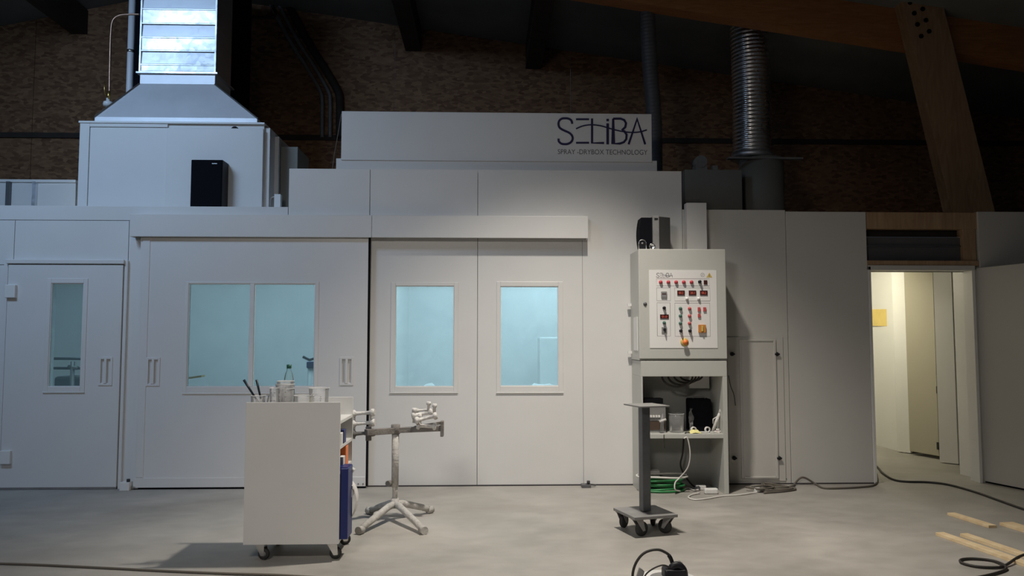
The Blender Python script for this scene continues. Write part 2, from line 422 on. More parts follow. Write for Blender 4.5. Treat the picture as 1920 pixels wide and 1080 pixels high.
# right-hand run
xr = [x_c1, X(1479), X(1632)]
panel(xr[0], xr[1], 0, Z(393, WY, 1400), 'panel2'); panel(xr[1], xr[2], 0, Z(396.5, WY, 1550), 'panel2')
# cable trunking riser behind the cabinet
# plinth line
MB().box(X(690), X(1632), WY-.004, WY+.02, 0, .012).build('floor_profile', 'joint', wf)
# shell of the booths: roof, ends, partition
sh = struct('trim_1', (0, WY, 0))
BK = 10.5
def slab(n, m, *b): return MB().box(*b).build(n, m, sh)
slab('roof_panel', 'panel', XL, x_c0-.002, WY+TH, BK, zl-.08, zl-.02)
slab('roof_panel', 'panel', x_c0, x_c1, WY+TH, BK, zc-.08, zc-.02)
slab('side_panel', 'panel', x_c0, x_c0+.05, WY+TH, BK, zl-.1, zc-.08)
slab('side_panel', 'panel', x_c1-.06, x_c1, WY+TH, BK, 0, zc-.08)
slab('rear_panel', 'inner', XL, x_c1, BK-.05, BK, 0, zc-.08)
slab('partition', 'inner', X(693), X(693)+.06, WY+TH, BK-.05, 0, zc-.08)
slab('end_panel', 'inner', XL, XL+.05, WY+TH, BK-.05, 0, zl-.08)
slab('right_roof_panel', 'panel2', x_c1, xr[2], WY+TH, 8.6, 2.3, 2.36)
slab('right_back_panel', 'panel2', x_c1, xr[2], 8.55, 8.6, 0, 2.3)
# floor gratings inside the booth are hidden; booth lamps
area('booth_tube_light', (X(900), 8.2, 2.80), (X(900), 9.8, 0), 2.6, .5, 58, (.93, 1, 1))
area('booth_tube_light', (X(1100), 9.8, 2.80), (X(1100), 9.9, 0), 1.5, .5, 16, (.93, 1, 1))
area('booth_tube_light', (X(330), 8.6, 2.50), (X(330), 10, 0), 3.4, .5, 50, (.9, 1, 1))

def window(name, g, fr, Y, mull=None, m='glass', parent=None, lip=.007, depth=.02):
    """frame around a booth window: g glass rect, fr outer frame rect (world)"""
    w_ = parent if parent else struct(name, (0, Y, 0))
    mb = MB().frame(fr[0], fr[1], fr[2], fr[3], g[0], g[1], g[2], g[3], Y-lip, Y)
    f = mb.build('window_frame', 'panel', w_, bevel=.003)
    r = MB(); e = .006
    r.frame(g[0]-.001, g[1]+.001, g[2]-.001, g[3]+.001, g[0]+e, g[1]-e, g[2]+e, g[3]-e, Y, Y+depth+.01)
    r.build('reveal', 'white', w_)
    MB().box(fr[0]-.002, fr[1]+.002, Y-lip-.006, Y, fr[2]-.012, fr[2]).build('window_sill', 'white', w_, bevel=.002)
    if mull:
        MB().box(mull[0], mull[1], Y-lip, Y+depth, g[2], g[3]).build('mullion', 'white', w_, bevel=.003)
        spans = ((g[0], mull[0]), (mull[1], g[1]))
    else: spans = ((g[0], g[1]),)
    for a, b in spans:
        MB().box(a+.002, b-.002, Y+depth, Y+depth+.006, g[2]+.002, g[3]-.002).build('pane', m, w_)
    return w_
w1 = window('window_1', gw1, rect(732, 529, 859, 735, WY-.01), WY)
w2 = window('window_2', gw2, rect(931, 528, 1056, 735, WY-.01), WY)

def pull(cx, cz, Y, parent, wd=.125, ht=.26):
    """recessed double pull plate: plate with two slots and a grip between"""
    x0, x1, z0, z1 = cx-wd/2, cx+wd/2, cz-ht/2, cz+ht/2; s = .02
    mb = MB(); yf = Y-.008
    mb.box(x0, x0+s, yf, Y, z0, z1); mb.box(x1-s, x1, yf, Y, z0, z1)
    mb.box(x0+s, x1-s, yf, Y, z1-s, z1); mb.box(x0+s, x1-s, yf, Y, z0, z0+s)
    mb.box(cx-.011, cx+.011, Y-.014, Y+.014, z0+s, z1-s)
    h_ = mb.build('handle', 'door', parent, bevel=.002)
    return h_
# ---- door_1: hinged personnel door on the left
d1 = struct('door_1', ((x_door0+x_door1)/2, WY, 0))
lx0, lx1, lz0, lz1 = X(14), X(229), .02, Z(497, WY-.04, 130)
DY = WY-.045
g1 = rect(93, 531, 154, 725, DY)
hs1 = at(198, 696, DY)
hw, hh = .047, .105
mb = MB()
# leaf with window hole and handle recess
mb.box(lx0, g1[0], DY, WY+.04, lz0, lz1); mb.box(g1[0], g1[1], DY, WY+.04, lz0, g1[2]); mb.box(g1[0], g1[1], DY, WY+.04, g1[3], lz1)
mb.frame(g1[1], lx1, lz0, lz1, hs1.x-hw, hs1.x+hw, hs1.z-hh, hs1.z+hh, DY, WY+.04)
mb.box(hs1.x-hw, hs1.x+hw, DY+.014, DY+.05, hs1.z-hh, hs1.z+hh)
mb.build('leaf', 'door', d1)
window('', g1, rect(85, 522, 162, 734, DY), DY, m='glass_dim', parent=d1)
pull(hs1.x, hs1.z, DY, d1)
MB().frame(lx0-.05, lx1+.035, 0, lz1+.045, lx0-.012, lx1+.008, -.001, lz1+.008, WY-.03, WY+.01).build('door_frame', 'door', d1, bevel=.004)
MB().box(lx0-.02, lx1+.01, DY-.012, DY+.02, lz1+.012, lz1+.05).build('drip_cap', 'door', d1, bevel=.004)
MB().box(lx0, lx1, DY+.004, DY+.03, .003, .022).build('seal_strip', 'greypaint', d1)
for px, py in ((19, 546), (9, 858)):
    p = at(px, py, DY-.03); hg = MB().box(p.x-.05, p.x+.045, DY-.035, DY+.01, p.z-.06, p.z+.06).build('hinge', 'white', d1, bevel=.006)
# ---- door_2: sliding leaf with a double window
SY = WY-.07
d2 = struct('door_2', (X(470), SY, 0))
sx0, sx1, sz0, sz1 = X(257, SY), X(688, SY), .018, Z(440, SY, 470)
gs = rect(352, 532, 590, 725, SY)
hl, hr = at(287, 697, SY), at(650, 696, SY)
mb = MB()
mb.frame(sx0, gs[0], sz0, sz1, hl.x-hw, hl.x+hw, hl.z-hh, hl.z+hh, SY, SY+.05)
mb.box(gs[0], gs[1], SY, SY+.05, sz0, gs[2]); mb.box(gs[0], gs[1], SY, SY+.05, gs[3], sz1)
mb.frame(gs[1], sx1, sz0, sz1, hr.x-hw, hr.x+hw, hr.z-hh, hr.z+hh, SY, SY+.05)
for q in (hl, hr): mb.box(q.x-hw, q.x+hw, SY+.014, SY+.05, q.z-hh, q.z+hh)
mb.build('leaf', 'door', d2)
window('', gs, rect(345, 528, 597, 736, SY), SY, mull=(at(467, 630, SY).x, at(475.5, 630, SY).x), m='glass_dim', parent=d2)
pull(hl.x, hl.z, SY, d2); pull(hr.x, hr.z, SY, d2)
MB().box(sx0+.02, X(275, SY), SY-.006, SY, sz0+.09, sz1).build('edge_strip', 'door', d2, bevel=.002)
MB().box(sx0, sx1, SY-.008, SY, sz0, sz0+.085).build('kick_strip', 'door', d2, bevel=.002)
MB().box(sx0, sx1, SY+.004, SY+.03, .002, .018).build('bottom_seal', 'black', d2)
MB().box(sx1, sx1+.016, SY+.008, SY+.05, sz0, sz1).build('edge_shade', 'black', d2)  # black strip stands in for the shadow line at the leaf's edge
for px in (672, 681):
    p = at(px, 907, SY); MB().cyl((p.x, SY-.012, p.z), (p.x, SY-.006, p.z), .006, 8).build('screw', 'steel', d2)
# floor guides of the sliding door
for i, (px, py) in enumerate(((237, 914), (1099, 908))):
    p = at(px, 912, WY-.09)
    t = thing('door_guide', (p.x, WY-.1, 0), ['white floor guide block at the left foot of the sliding door',
              'small floor guide bracket at the foot of the right-hand panel joint'][i], 'guide')
    MB().box(p.x-.045, p.x+.04, WY-.13, WY-.05, 0, .075 if i == 0 else .03).build('block', 'white' if i == 0 else 'steel', t, bevel=.004)
    MB().cyl((p.x+.02, WY-.10, .03 if i else .07), (p.x+.02, WY-.10, .1 if i == 0 else .06), .015, 12).build('roller', 'rubber', t)
    MB().bar((p.x, WY-.1, .03), (p.x+.09, WY-.06, .015), .02, .015).build('bracket', 'steel' if i else 'greypaint', t)
# track cover box over both
tr = struct('trim_2', (0, WY, zr0))
RY = WY-.12
rx = [X(243, RY, 425), X(697, RY, 425), X(1103, RY, 425)]
rz0, rz1 = Z(446, RY), Z(404.5, RY)
for a, b in zip(rx[:-1], rx[1:]):
    MB().box(a+.001, b-.001, RY, RY+.012, rz0, rz1).build('cover_panel', 'panel', tr, bevel=.003)
MB().box(rx[0], rx[2], RY+.012, WY, rz1-.014, rz1-.002).build('cover_top', 'panel', tr)
for a in (rx[0]+.002, rx[2]-.014): MB().box(a, a+.012, RY+.012, WY, rz0, rz1-.014).build('end_cap', 'panel', tr)
MB().box(rx[0]+.03, rx[2]-.05, RY+.05, RY+.08, rz0+.06, rz0+.11).build('track', 'steel', tr)

# header with the maker's sign
HY = WY+.10
hx = rect(640, 212, 1222, 302, HY)
hd = thing('sign_fascia', ((hx[0]+hx[1])/2, HY, zc-.02), 'long white fascia board with dark blue company logo above the booth', 'sign')
MB().box(hx[0], hx[1], HY, HY+.05, hx[2], hx[3]+.005).build('board', 'panel', hd, bevel=.003)
bx = rect(630, 299, 1232, 324, HY+.01)
MB().box(bx[0], bx[1], HY+.012, HY+.5, zc-.02, bx[3]).build('base_box', 'panel', hd, bevel=.003)
MB().box(hx[0]+.05, hx[1]-.05, HY+.05, HY+.25, bx[3], bx[3]+.05).build('rear_bracket', 'greypaint', hd)
def Lp(zx, zy): return at(600+zx/2.7, zy/2.7, HY-.001)
lg = MB(); W_ = .021
S_ = [(1277,627),(1272,610),(1258,601),(1241,599),(1224,601),(1211,612),(1207,628),(1212,645),(1226,656),(1243,664),(1262,673),(1275,686),(1279,702),(1272,718),(1256,728),(1238,730),(1221,727),(1209,716),(1207,702)]
ribbon(lg, smooth([Lp(*p) for p in S_], 3), W_, .003)
o1 = lg.build('logo_letter', 'navy', hd)
def letter(strokes, wd=W_):
    for s_ in strokes:
        m = MB(); ribbon(m, [Lp(*p) for p in s_], wd, .003); m.build('logo_letter', 'navy', hd)
letter([[(1296,604),(1362,604)], [(1296,723),(1362,723)]], .018)
letter([[(1377,600),(1377,724),(1438,724)]])
letter([[(1456,602),(1456,614)], [(1456,625),(1456,731)]], .025)
Bp = [(1484,601),(1522,601),(1540,608),(1549,624),(1545,644),(1530,658),(1540,664),(1552,682),(1550,705),(1538,720),(1518,727),(1484,727),(1484,601)]
letter([Bp])
letter([[(1562,731),(1605,603),(1646,731)]])
sw = MB(); sp = smooth([Lp(*p) for p in [(1296,652),(1330,638),(1372,632),(1420,637),(1465,650),(1520,664),(1575,671),(1620,668),(1654,658)]], 4)
ribbon(sw, sp, .012, .0045); sw.build('logo_swoosh', 'navy', hd)
tx = at(1046, 289, HY); tx1 = at(1214, 289, HY)
text_obj('lettering', 'SPRAY -DRYBOX TECHNOLOGY', tx.x, tx1.x, tx.z, HY, 'inkgrey', hd, height=.048)

# ---- access hatch in the right-hand panel
ht = thing('access_hatch', (X(1415), WY, 0), 'tall narrow access hatch with four black latches in the panel right of the cabinet', 'hatch')
hr_ = rect(1366, 632, 1471, 902, WY-.01)
MB().box(hr_[0], hr_[1], WY-.008, WY-.001, hr_[2], hr_[3]).build('cover_plate', 'panel2', ht, bevel=.002)
hi_ = rect(1392, 640, 1452, 893, WY-.01)
MB().frame(hi_[0]-.02, hi_[1]+.025, hi_[2]-.02, hi_[3]+.02, hi_[0], hi_[1], hi_[2], hi_[3], WY-.022, WY-.008).build('raised_frame', 'panel2', ht, bevel=.004)
MB().box(hi_[0], hi_[1], WY-.014, WY-.008, hi_[2], hi_[3]).build('inner_panel', 'panel2', ht, bevel=.002)
for px, py in ((1373, 664), (1457, 664), (1377, 859), (1461, 859)):
    p = at(px, py, WY-.02)
    k = MB().lathe((p.x, WY-.008, p.z), [(.019,0),(.019,.012),(.012,.022),(0,.024)], 12, (0,-1,0))
    k.box(p.x-.022, p.x+.022, WY-.034, WY-.022, p.z-.007, p.z+.007); k.build('latch', 'dark', ht)
p = at(1474, 898, WY); MB().cyl((p.x, WY-.003, p.z), (p.x, WY+.0, p.z), .007, 8).build('rivet', 'steel', ht)

# ---- doorway on the right: timber lintel frame, louvre field, leaf, corridor
dw = struct('door_3', (X(1730), WY, 0))
zlt = Z(500, WY, 1730)
jx0, jx1 = xr[2], X(1835, py=700)
MB().box(jx0, jx0+.028, WY-.01, WY+.14, 0, zlt).build('jamb', 'white', dw, bevel=.003)
MB().box(jx1-.03, jx1, WY-.005, WY+.14, 0, zlt).build('jamb', 'white', dw, bevel=.003)
MB().box(jx0, jx1, WY-.01, WY+.14, zlt-.035, zlt+.012).build('door_head', 'panel2', dw, bevel=.003)
tf = thing('timber_lintel_frame', (X(1730), WY+.02, zlt), 'timber frame around a grey strip panel above the lit doorway', 'frame')
a = rect(1622, 398, 1833, 429, WY+.02)
MB().box(a[0]+.01, a[1], WY+.02, WY+.12, a[2], a[3]).build('top_beam', 'post', tf, bevel=.003)
a2 = rect(1806, 429, 1830, 490, WY+.02)
MB().box(a2[0], a2[1], WY+.02, WY+.12, zlt+.05, a[2]).build('side_post', 'post', tf, bevel=.003)
a3 = rect(1622, 489, 1833, 498, WY+.02)
MB().box(a3[0]+.01, a3[1], WY+.0, WY+.12, zlt+.012, a3[3]).build('bottom_rail', 'post', tf, bevel=.003)
b_ = rect(1622, 446, 1806, 489, WY+.07)
MB().box(b_[0]+.01, b_[1], WY+.07, WY+.075, a3[3], b_[3]).build('strip_sheet', 'poly', tf)
MB().box(b_[0]+.01, b_[1], WY+.055, WY+.085, b_[3], b_[3]+.008).build('top_edge', 'chrome', tf)
MB().box(b_[0]+.01, b_[1], WY+.055, WY+.07, b_[3]-.09, b_[3]-.075).build('middle_rib', 'steel', tf)
MB().box(a[0]+.01, a[1], WY+.13, WY+.15, zlt-.04, a[3]).build('backing_board', 'beamdark', tf)
# wall right of the doorway
wr = struct('wall_front', (X(1900), WY, 0))
MB().box(X(1835, py=450), XR, WY+.0, WY+.06, zlt-.02, Z(397, WY, 1880)).build('panel', 'panel2', wr, bevel=.003)
MB().box(jx1, XR, WY+.02, WY+.08, 0, zlt-.024).build('panel', 'panel2', wr)
# leaf standing open towards the hall
A_, B_ = fl(1842, 904), fl(1925, 920.5)
dirv = (B_-A_).normalized(); nrm = Vector((dirv.y, -dirv.x, 0)); Bend = A_+dirv*1.0
dl = struct('door_4', A_)
zt = zlt-.01
MB().obox((A_+Bend)/2-nrm*.02+Vector((0,0,(zt+.015)/2)), (Bend-A_)/2, nrm*.02, (0,0,(zt-.015)/2)).build('leaf', 'panel2', dl, bevel=.003)
MB().obox((A_+Bend)/2-nrm*.02+Vector((0,0,.008)), (Bend-A_)/2, nrm*.015, (0,0,.007)).build('bottom_seal', 'black', dl)
# corridor behind
co = struct('wall_corridor', (X(1730), 9, 0))
ch = 2.5
def wallseg(n, p0, p1, th, m='panel', z0=0.0, z1=2.46, parent=None):
    p0, p1 = Vector(p0), Vector(p1); p0.z = p1.z = 0; d = (p1-p0).normalized(); nn = Vector((-d.y, d.x, 0))
    if nn.y < 0: nn = -nn
    return MB().obox((p0+p1)/2+nn*th/2+Vector((0,0,(z0+z1)/2)), (p1-p0)/2, nn*th/2, (0,0,(z1-z0)/2)).build(n, m, parent or co, bevel=.002)
P1, P2 = fl(1618, 829), fl(1683, 845)
wallseg('angled_panel', P1, P2, .05)
P3, P4 = fl(1682, 847), fl(1704, 850)
wallseg('partition_edge', P3, P4, .05)
P5, P6 = fl(1706, 852), fl(1761, 862)
P7, P8 = fl(1762, 868), fl(1797, 872)
P9, P10 = fl(1800, 889.5), fl(1836, 899)
wallseg('partition_edge', P9, P10, .04, 'white')
# closing faces so the corridor is a room
wallseg('side_wall', P4+Vector((0,.02,0)), P4+Vector((.02,2.0,0)), .04)
wallseg('corridor_side', Vector((xr[2]+.0, WY+.14, 0)), Vector((xr[2]+.02, 8.62, 0)), .04)
MB().box(xr[2], XR, WY+.16, 10.9, 2.47, 2.52).build('corridor_ceiling', 'panel', co)
MB().box(xr[2], XR, 10.9, 10.95, 0, 2.46).build('corridor_end', 'panel', co)
MB().box(xr[2], xr[2]+.04, 8.63, 10.9, 0, 2.46).build('corridor_left', 'panel', co)
MB().box(XR-.05, XR, WY+.09, 10.9, 0, 2.46).build('corridor_right', 'panel', co)
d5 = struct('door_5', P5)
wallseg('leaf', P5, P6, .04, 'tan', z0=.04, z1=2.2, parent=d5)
MB().box(*(lambda c:(c.x-.012, c.x+.012, c.y-.03, c.y+.01, c.z-.04, c.z+.04))(at(1757, 612, P6.y))).build('hinge', 'dark', d5)
MB().box(*(lambda c:(c.x-.012, c.x+.012, c.y-.03, c.y+.01, c.z-.04, c.z+.04))(at(1758, 731, P6.y))).build('hinge', 'dark', d5)
MB().box(*(lambda c:(c.x-.012, c.x+.012, c.y-.03, c.y+.01, c.z-.04, c.z+.04))(at(1759, 836, P6.y))).build('hinge', 'dark', d5)
d6 = struct('door_6', P7)
wallseg('leaf', P7, P8, .04, 'panel', z0=.01, z1=2.2, parent=d6)
def bow(c, n, dd, parent, hgt=.09):
    c = Vector(c); MB().tube([c+Vector((0,0,hgt)), c+n*.03+Vector((0,0,hgt)), c+n*.03-Vector((0,0,hgt)), c-Vector((0,0,hgt))], .008, 8).build('handle', 'white', parent)
bow(at(1767, 681, P7.y+.0), Vector((0,-1,0)), 0, d6)
d7 = struct('door_7', P3)
bow(at(1688, 677, P3.y+.0), Vector((0,-1,0)), 0, d7)
wallseg('leaf', P3-Vector((.02,.05,0)), P4-Vector((.005,.05,0)), .04, 'white', z0=.01, z1=2.2, parent=d7)
# yellow board on the angled panel
t0 = (P2-P1); f0 = .56
def on12(px, py):
    d = ray(px, py); n = Vector((t0.y, -t0.x, 0)); k = ((P1-Vector((0,0,H))).dot(n))/(d.dot(n)); return Vector((0,0,H))+d*k*.997
yb = [on12(1634, 580), on12(1684, 579), on12(1685, 612), on12(1634, 611)]
tag(MB().prism(yb, (t0.normalized().cross(Vector((0,0,1))))*-.02).build('yellow_board', 'yellow_board'),
    'yellow timber board fixed on the white wall inside the doorway', 'board')
area('corridor_lamp', (xr[2]+.45, 9.2, 2.42), (xr[2]+.3, 10.3, .6), .4, .4, 30, (1, .94, .70))
area('corridor_lamp', (X(1700, 8.2), 8.1, 2.42), (X(1680, 8.2), 8.1, 0), .2, .2, 1.2, (1, .93, .68))

# ---- timber truss
BY = 8.35
p0, p1 = at(1150, -2, BY), at(2160, 158.5, BY)
sl = (p1.z-p0.z)/(p1.x-p0.x)
xa, xb = -2.3, 8.75
def bz(x): return p0.z+(x-p0.x)*sl
gb = thing('roof_beam', ((xa+xb)/2, BY, bz(0)), 'deep glued-laminated timber roof beam sloping down to the right', 'beam')
nl = 5; dep = .58
for i in range(nl):
    z_ = dep/nl
    MB().prism([(xa, BY, bz(xa)+i*z_+.001), (xb, BY, bz(xb)+i*z_+.001), (xb, BY, bz(xb)+(i+1)*z_), (xa, BY, bz(xa)+(i+1)*z_)], (0, .2, 0)).build('lamella', 'glulam', gb)
br = thing('diagonal_brace', at(1818, 560, BY-.2), 'slanting timber brace bolted to the roof beam above the doorway', 'brace')
q = [at(1680, -45, BY-.17), at(1755, -45, BY-.17), at(1875, 432, BY-.17), at(1793, 432, BY-.17)]
MB().prism(q, (0, .16, 0)).build('timber', 'post', br, bevel=.004)
for k, (px, py) in enumerate(((1706,5),(1721,0),(1714,25),(1730,17),(1720,46),(1736,38),(1727,68),(1742,59))):
    p = at(px, py, BY-.17)
    MB().lathe((p.x, BY-.17, p.z), [(.026,-.001),(.026,.006),(.014,.007),(.014,.016),(0,.017)], 10, (0,-1,0)).build('bolt', 'black', br)

# ================================================================== ON THE BOOTH ROOF
AY = 8.0
zr = zl-.02
ah = thing('air_handling_unit', (X(320, AY), AY+.4, zr), 'white air handling unit box on the left booth roof under a metal hood', 'air handler')
a = rect(147, 232, 493, 395, AY)
adep = 1.0
MB().box(a[0], a[1], AY+.02, AY+adep, zr, a[3]).build('casing', 'panel', ah, bevel=.004)
f1 = rect(165, 238, 312, 400, AY)
MB().box(a[0], f1[0], AY, AY+.02, zr, a[3]).box(f1[0], f1[1], AY, AY+.02, f1[3], a[3]).build('corner_frame', 'panel', ah, bevel=.003)
MB().box(f1[0]+.004, f1[1]-.004, AY+.012, AY+.02, zr, f1[3]-.004).build('inset_panel', 'panel', ah)
MB().box(f1[1], a[1], AY-.012, AY+.008, zr, a[3]-.045).build('service_panel', 'panel', ah, bevel=.003)
MB().box(a[0]-.01, a[1]+.01, AY-.012, AY+adep, a[3], a[3]+.02).build('top_rim', 'white', ah, bevel=.003)
for z_ in (.1, .55): pass
MB().box(a[1]+.002, a[1]+.09, AY+.25, AY+.30, zr, a[3]-.06).build('side_rib', 'panel', ah)
MB().box(a[1]+.002, a[1]+.05, AY+.05, AY+.25, zr, a[3]-.02).build('side_panel', 'panel', ah)
ad_ = tag(MB().box(a[1]+.05, a[1]+.26, AY+.36, AY+.9, zr, a[3]-.14).build('side_duct', 'duct2'), 'dark grey side duct box against the right of the air handling unit', 'duct')
p = at(440, 240, AY); MB().lathe((p.x, AY+.02, a[3]-.06), [(.04,0),(.04,.018),(0,.019)], 18, (0,-1,0)).build('black_knob', 'dark', ah)
# black box
b0 = rect(357, 299, 416, 395, AY-.2)
bb = thing('black_control_box', ((b0[0]+b0[1])/2, AY-.1, zr), 'tall black box in front of the white air handling unit', 'box')
MB().box(b0[0], b0[1], AY-.19, AY-.008, zr, b0[3]).build('housing', 'dark', bb, bevel=.006)
MB().box(b0[0]+.004, b0[1]-.004, AY-.205, AY-.19, zr+.01, b0[3]-.006).build('front_cover', 'black', bb, bevel=.004)
MB().box(b0[1]-.10, b0[1]-.05, AY-.2065, AY-.205, b0[3]-.045, b0[3]-.038).build('badge', 'chrome', bb)
# hood (transition) and duct
e = rect(178, 221, 483, 236, AY+.05); t_ = rect(263, 138, 404, 158, AY+.25)
hood = thing('extract_hood', ((e[0]+e[1])/2, AY+.4, a[3]+.02), 'galvanised tapering hood on top of the air handling unit', 'hood')
y0a, y1a, y0b, y1b = AY+.04, AY+.92, AY+.24, AY+.74
zb0, zb1, zb2, zb3 = a[3]+.02, e[3], t_[2], t_[3]
def loft(m_, secs):
    vs = []; 
    for x0, x1, y0, y1, z in secs: vs += [(x0,y0,z),(x1,y0,z),(x1,y1,z),(x0,y1,z)]
    n = len(secs); fs = [(0,3,2,1), tuple((n-1)*4+k for k in range(4))]
    for i in range(n-1):
        for k in range(4): fs.append((i*4+k, i*4+(k+1) % 4, (i+1)*4+(k+1) % 4, (i+1)*4+k))
    return m_.add(vs, fs)
loft(MB(), [(e[0], e[1], y0a, y1a, zb0), (e[0], e[1], y0a, y1a, zb1), (t_[0], t_[1], y0b, y1b, zb2), (t_[0], t_[1], y0b, y1b, zb3-.01)]).build('tapered_shell', 'hood', hood, bevel=.003)
MB().box(t_[0]-.03, t_[1]+.03, y0b-.03, y1b+.03, zb3-.01, zb3+.006).build('flange', 'galv', hood)
for s_, (xe, xt) in ((1, (e[0], t_[0])), (-1, (e[1], t_[1]))):
    MB().bar((xe, y0a-.004, zb1), (xt, y0b-.004, zb2), .014, .014).build('corner_seam', 'chrome', hood)
du = thing('extract_duct', ((t_[0]+t_[1])/2, AY+.5, zb3+.006), 'square shiny galvanised duct rising from the hood to the roof', 'duct')
seams = [t_[3]+.006]+[Z(v, y0b, 330) for v in (123, 97, 72, 46, 19)]
zz = seams[-1]
while zz < roofz((t_[0]+t_[1])/2)-.2: zz += .16; seams.append(min(zz, roofz(t_[0])-.03))
for i, (za, zb_) in enumerate(zip(seams[:-1], seams[1:])):
    if zb_-za < .02: continue
    tp = .012
    loft(MB(), [(t_[0], t_[1], y0b-tp, y1b, za), (t_[0], t_[1], y0b-tp, y1b, za+.012), (t_[0], t_[1], y0b, y1b, za+.02 ),
                (t_[0], t_[1], y0b+(.010 if i % 2 else -.004), y1b, zb_-.002)]).build('duct_section', 'galv', du)
for xx in (t_[0], t_[1]): MB().box(xx-.008, xx+.008, y0b-.016, y0b+.0, seams[0], seams[-1]).build('corner_angle', 'galv', du)
# dark shaft behind the duct
s0 = rect(250, 0, 441, 200, 9.2)
tag(MB().box(s0[0], s0[1], 9.2, 9.8, zr, min(roofz(s0[0]), roofz(s0[1]))-.02).build('chimney_shaft', 'black'), 'black square shaft standing behind the galvanised duct', 'shaft')
# bright steel flue pipe
p = at(245, 100, 8.9)
fp = thing('flue_pipe', (p.x, 8.9, zr), 'bright steel flue pipe rising left of the galvanised duct', 'pipe')
MB().cyl((p.x, 8.9, zr), (p.x, 8.9, roofz(p.x)-.02), .036, 16).build('pipe', 'flue', fp)
for z_ in (3.6, 4.6, 5.6): MB().cyl((p.x, 8.9, z_), (p.x, 8.9, z_+.03), .041, 16).build('joint_ring', 'chrome', fp)
# gas line
GY = 8.3
gp = thing('gas_pipe', (at(206, 180, GY).x, GY, zr), 'thin copper pipe with brass valve bending over to the duct', 'pipe')
pts = [at(206, 250, GY), at(205, 200, GY), at(206, 120, GY), at(208, 60, GY), at(212, 38, GY), at(224, 29, GY), at(245, 27, GY), at(262, 27, GY)]
MB().tube(smooth(pts, 5), .010, 10).build('pipe', 'copper', gp)
p = at(204, 178, GY); MB().cyl((p.x,GY,p.z-.05), (p.x,GY,p.z+.04), .019, 12).build('valve_body', 'brass', gp)
p2 = at(197, 163, GY-.03); MB().tube([(p.x-.01,GY-.02,p.z), (p2.x,GY-.035,p.z), (p2.x-.005,GY-.035,p.z+.13)], .007, 8).build('valve_lever', 'brass', gp)
p3 = at(201, 192, GY-.02); MB().lathe((p3.x, GY, p3.z-.04), [(.0,0),(.045,.005),(.05,.03),(.045,.05),(.02,.06),(.02,.09),(0,.09)], 14).build('regulator', 'white', gp)
MB().cyl((p3.x,GY,p3.z-.25), (p3.x,GY,p3.z-.03), .012, 8).build('riser', 'chrome', gp)
# low white parapet left at the back of the roof
c0 = rect(-60, 337, 143, 384, 9.2)
pp = thing('roof_parapet', (X(60, 9.2), 9.2, zr), 'low white panelled parapet at the rear left of the booth roof', 'parapet')
xs_ = [X(-200, 9.2, 350), X(19, 9.2, 350), X(68, 9.2, 350), X(143, 9.2, 350)]
for i, (u, v) in enumerate(zip(xs_[:-1], xs_[1:])):
    MB().box(u+.006, v-.006, 9.2, 9.24, zr, c0[3]-.03).build('panel', 'panel', pp)
MB().box(xs_[0], xs_[-1], 9.18, 9.24, c0[3]-.03, c0[3]).build('top_rail', 'white', pp)
for xx in xs_[1:3]: MB().box(xx-.02, xx+.02, 9.15, 9.2, zr, c0[3]-.03).build('post', 'steel' if xx == xs_[1] else 'galv', pp)
# small white fitting on the roof right of the unit
p = at(521, 372, AY+.1)
t = thing('cable_box', (p.x, AY+.1, zr), 'small white socket box on the roof between unit and raised booth', 'box')
MB().box(p.x-.03, p.x+.035, AY+.07, AY+.13, zr, p.z+.04).build('housing', 'white', t, bevel=.004)
MB().tube(smooth([(p.x-.03, AY+.1, p.z+.02), (p.x-.07, AY+.1, p.z+.0), (p.x-.08, AY+.12, p.z-.08)], 5), .005, 6).build('cord', 'cable_white', t)
# conduits on the far wall
for i, dx in enumerate((0, 15, 33)):
    pp_ = [at(450+dx, -120, BACK-.04), at(500+dx, -8, BACK-.04), at(540+dx, 70, BACK-.04), at(576+dx, 128, BACK-.04), at(600+dx*1.0, 170, BACK-.04), at(604+dx, 190, BACK-.04), at(604+dx, 220, BACK-.04), at(604+dx, 258, BACK-.04)]
    tag(MB().tube(smooth(pp_, 5), .028 if i < 2 else .055, 8).build('conduit', 'greypaint' if i < 2 else 'beamdark'),
        ['leftmost of three conduits bending down the strand board wall', 'middle of three conduits bending down the strand board wall',
         'thickest right-hand conduit bending down the strand board wall'][i], 'conduit', 'conduits on the far wall')
tag(MB().tube(smooth([at(440, 32, BACK-.06), at(500, 33, BACK-.06), at(512, 31, BACK-.06), at(517, 26, BACK-.06), at(514, 18, BACK-.06), at(500, -10, BACK-.06)], 4), .022, 8).build('ceiling_pipe', 'beamdark'),
    'thin dark pipe bent in a corner high right of the square duct', 'pipe')
MB().tube(smooth([at(640, 214, HY+.04), at(634, 250, HY+.04), at(627, 290, HY+.04), at(622, 325, HY+.04)], 4), .004, 6).build('hanging_cord', 'cable_grey', hd)
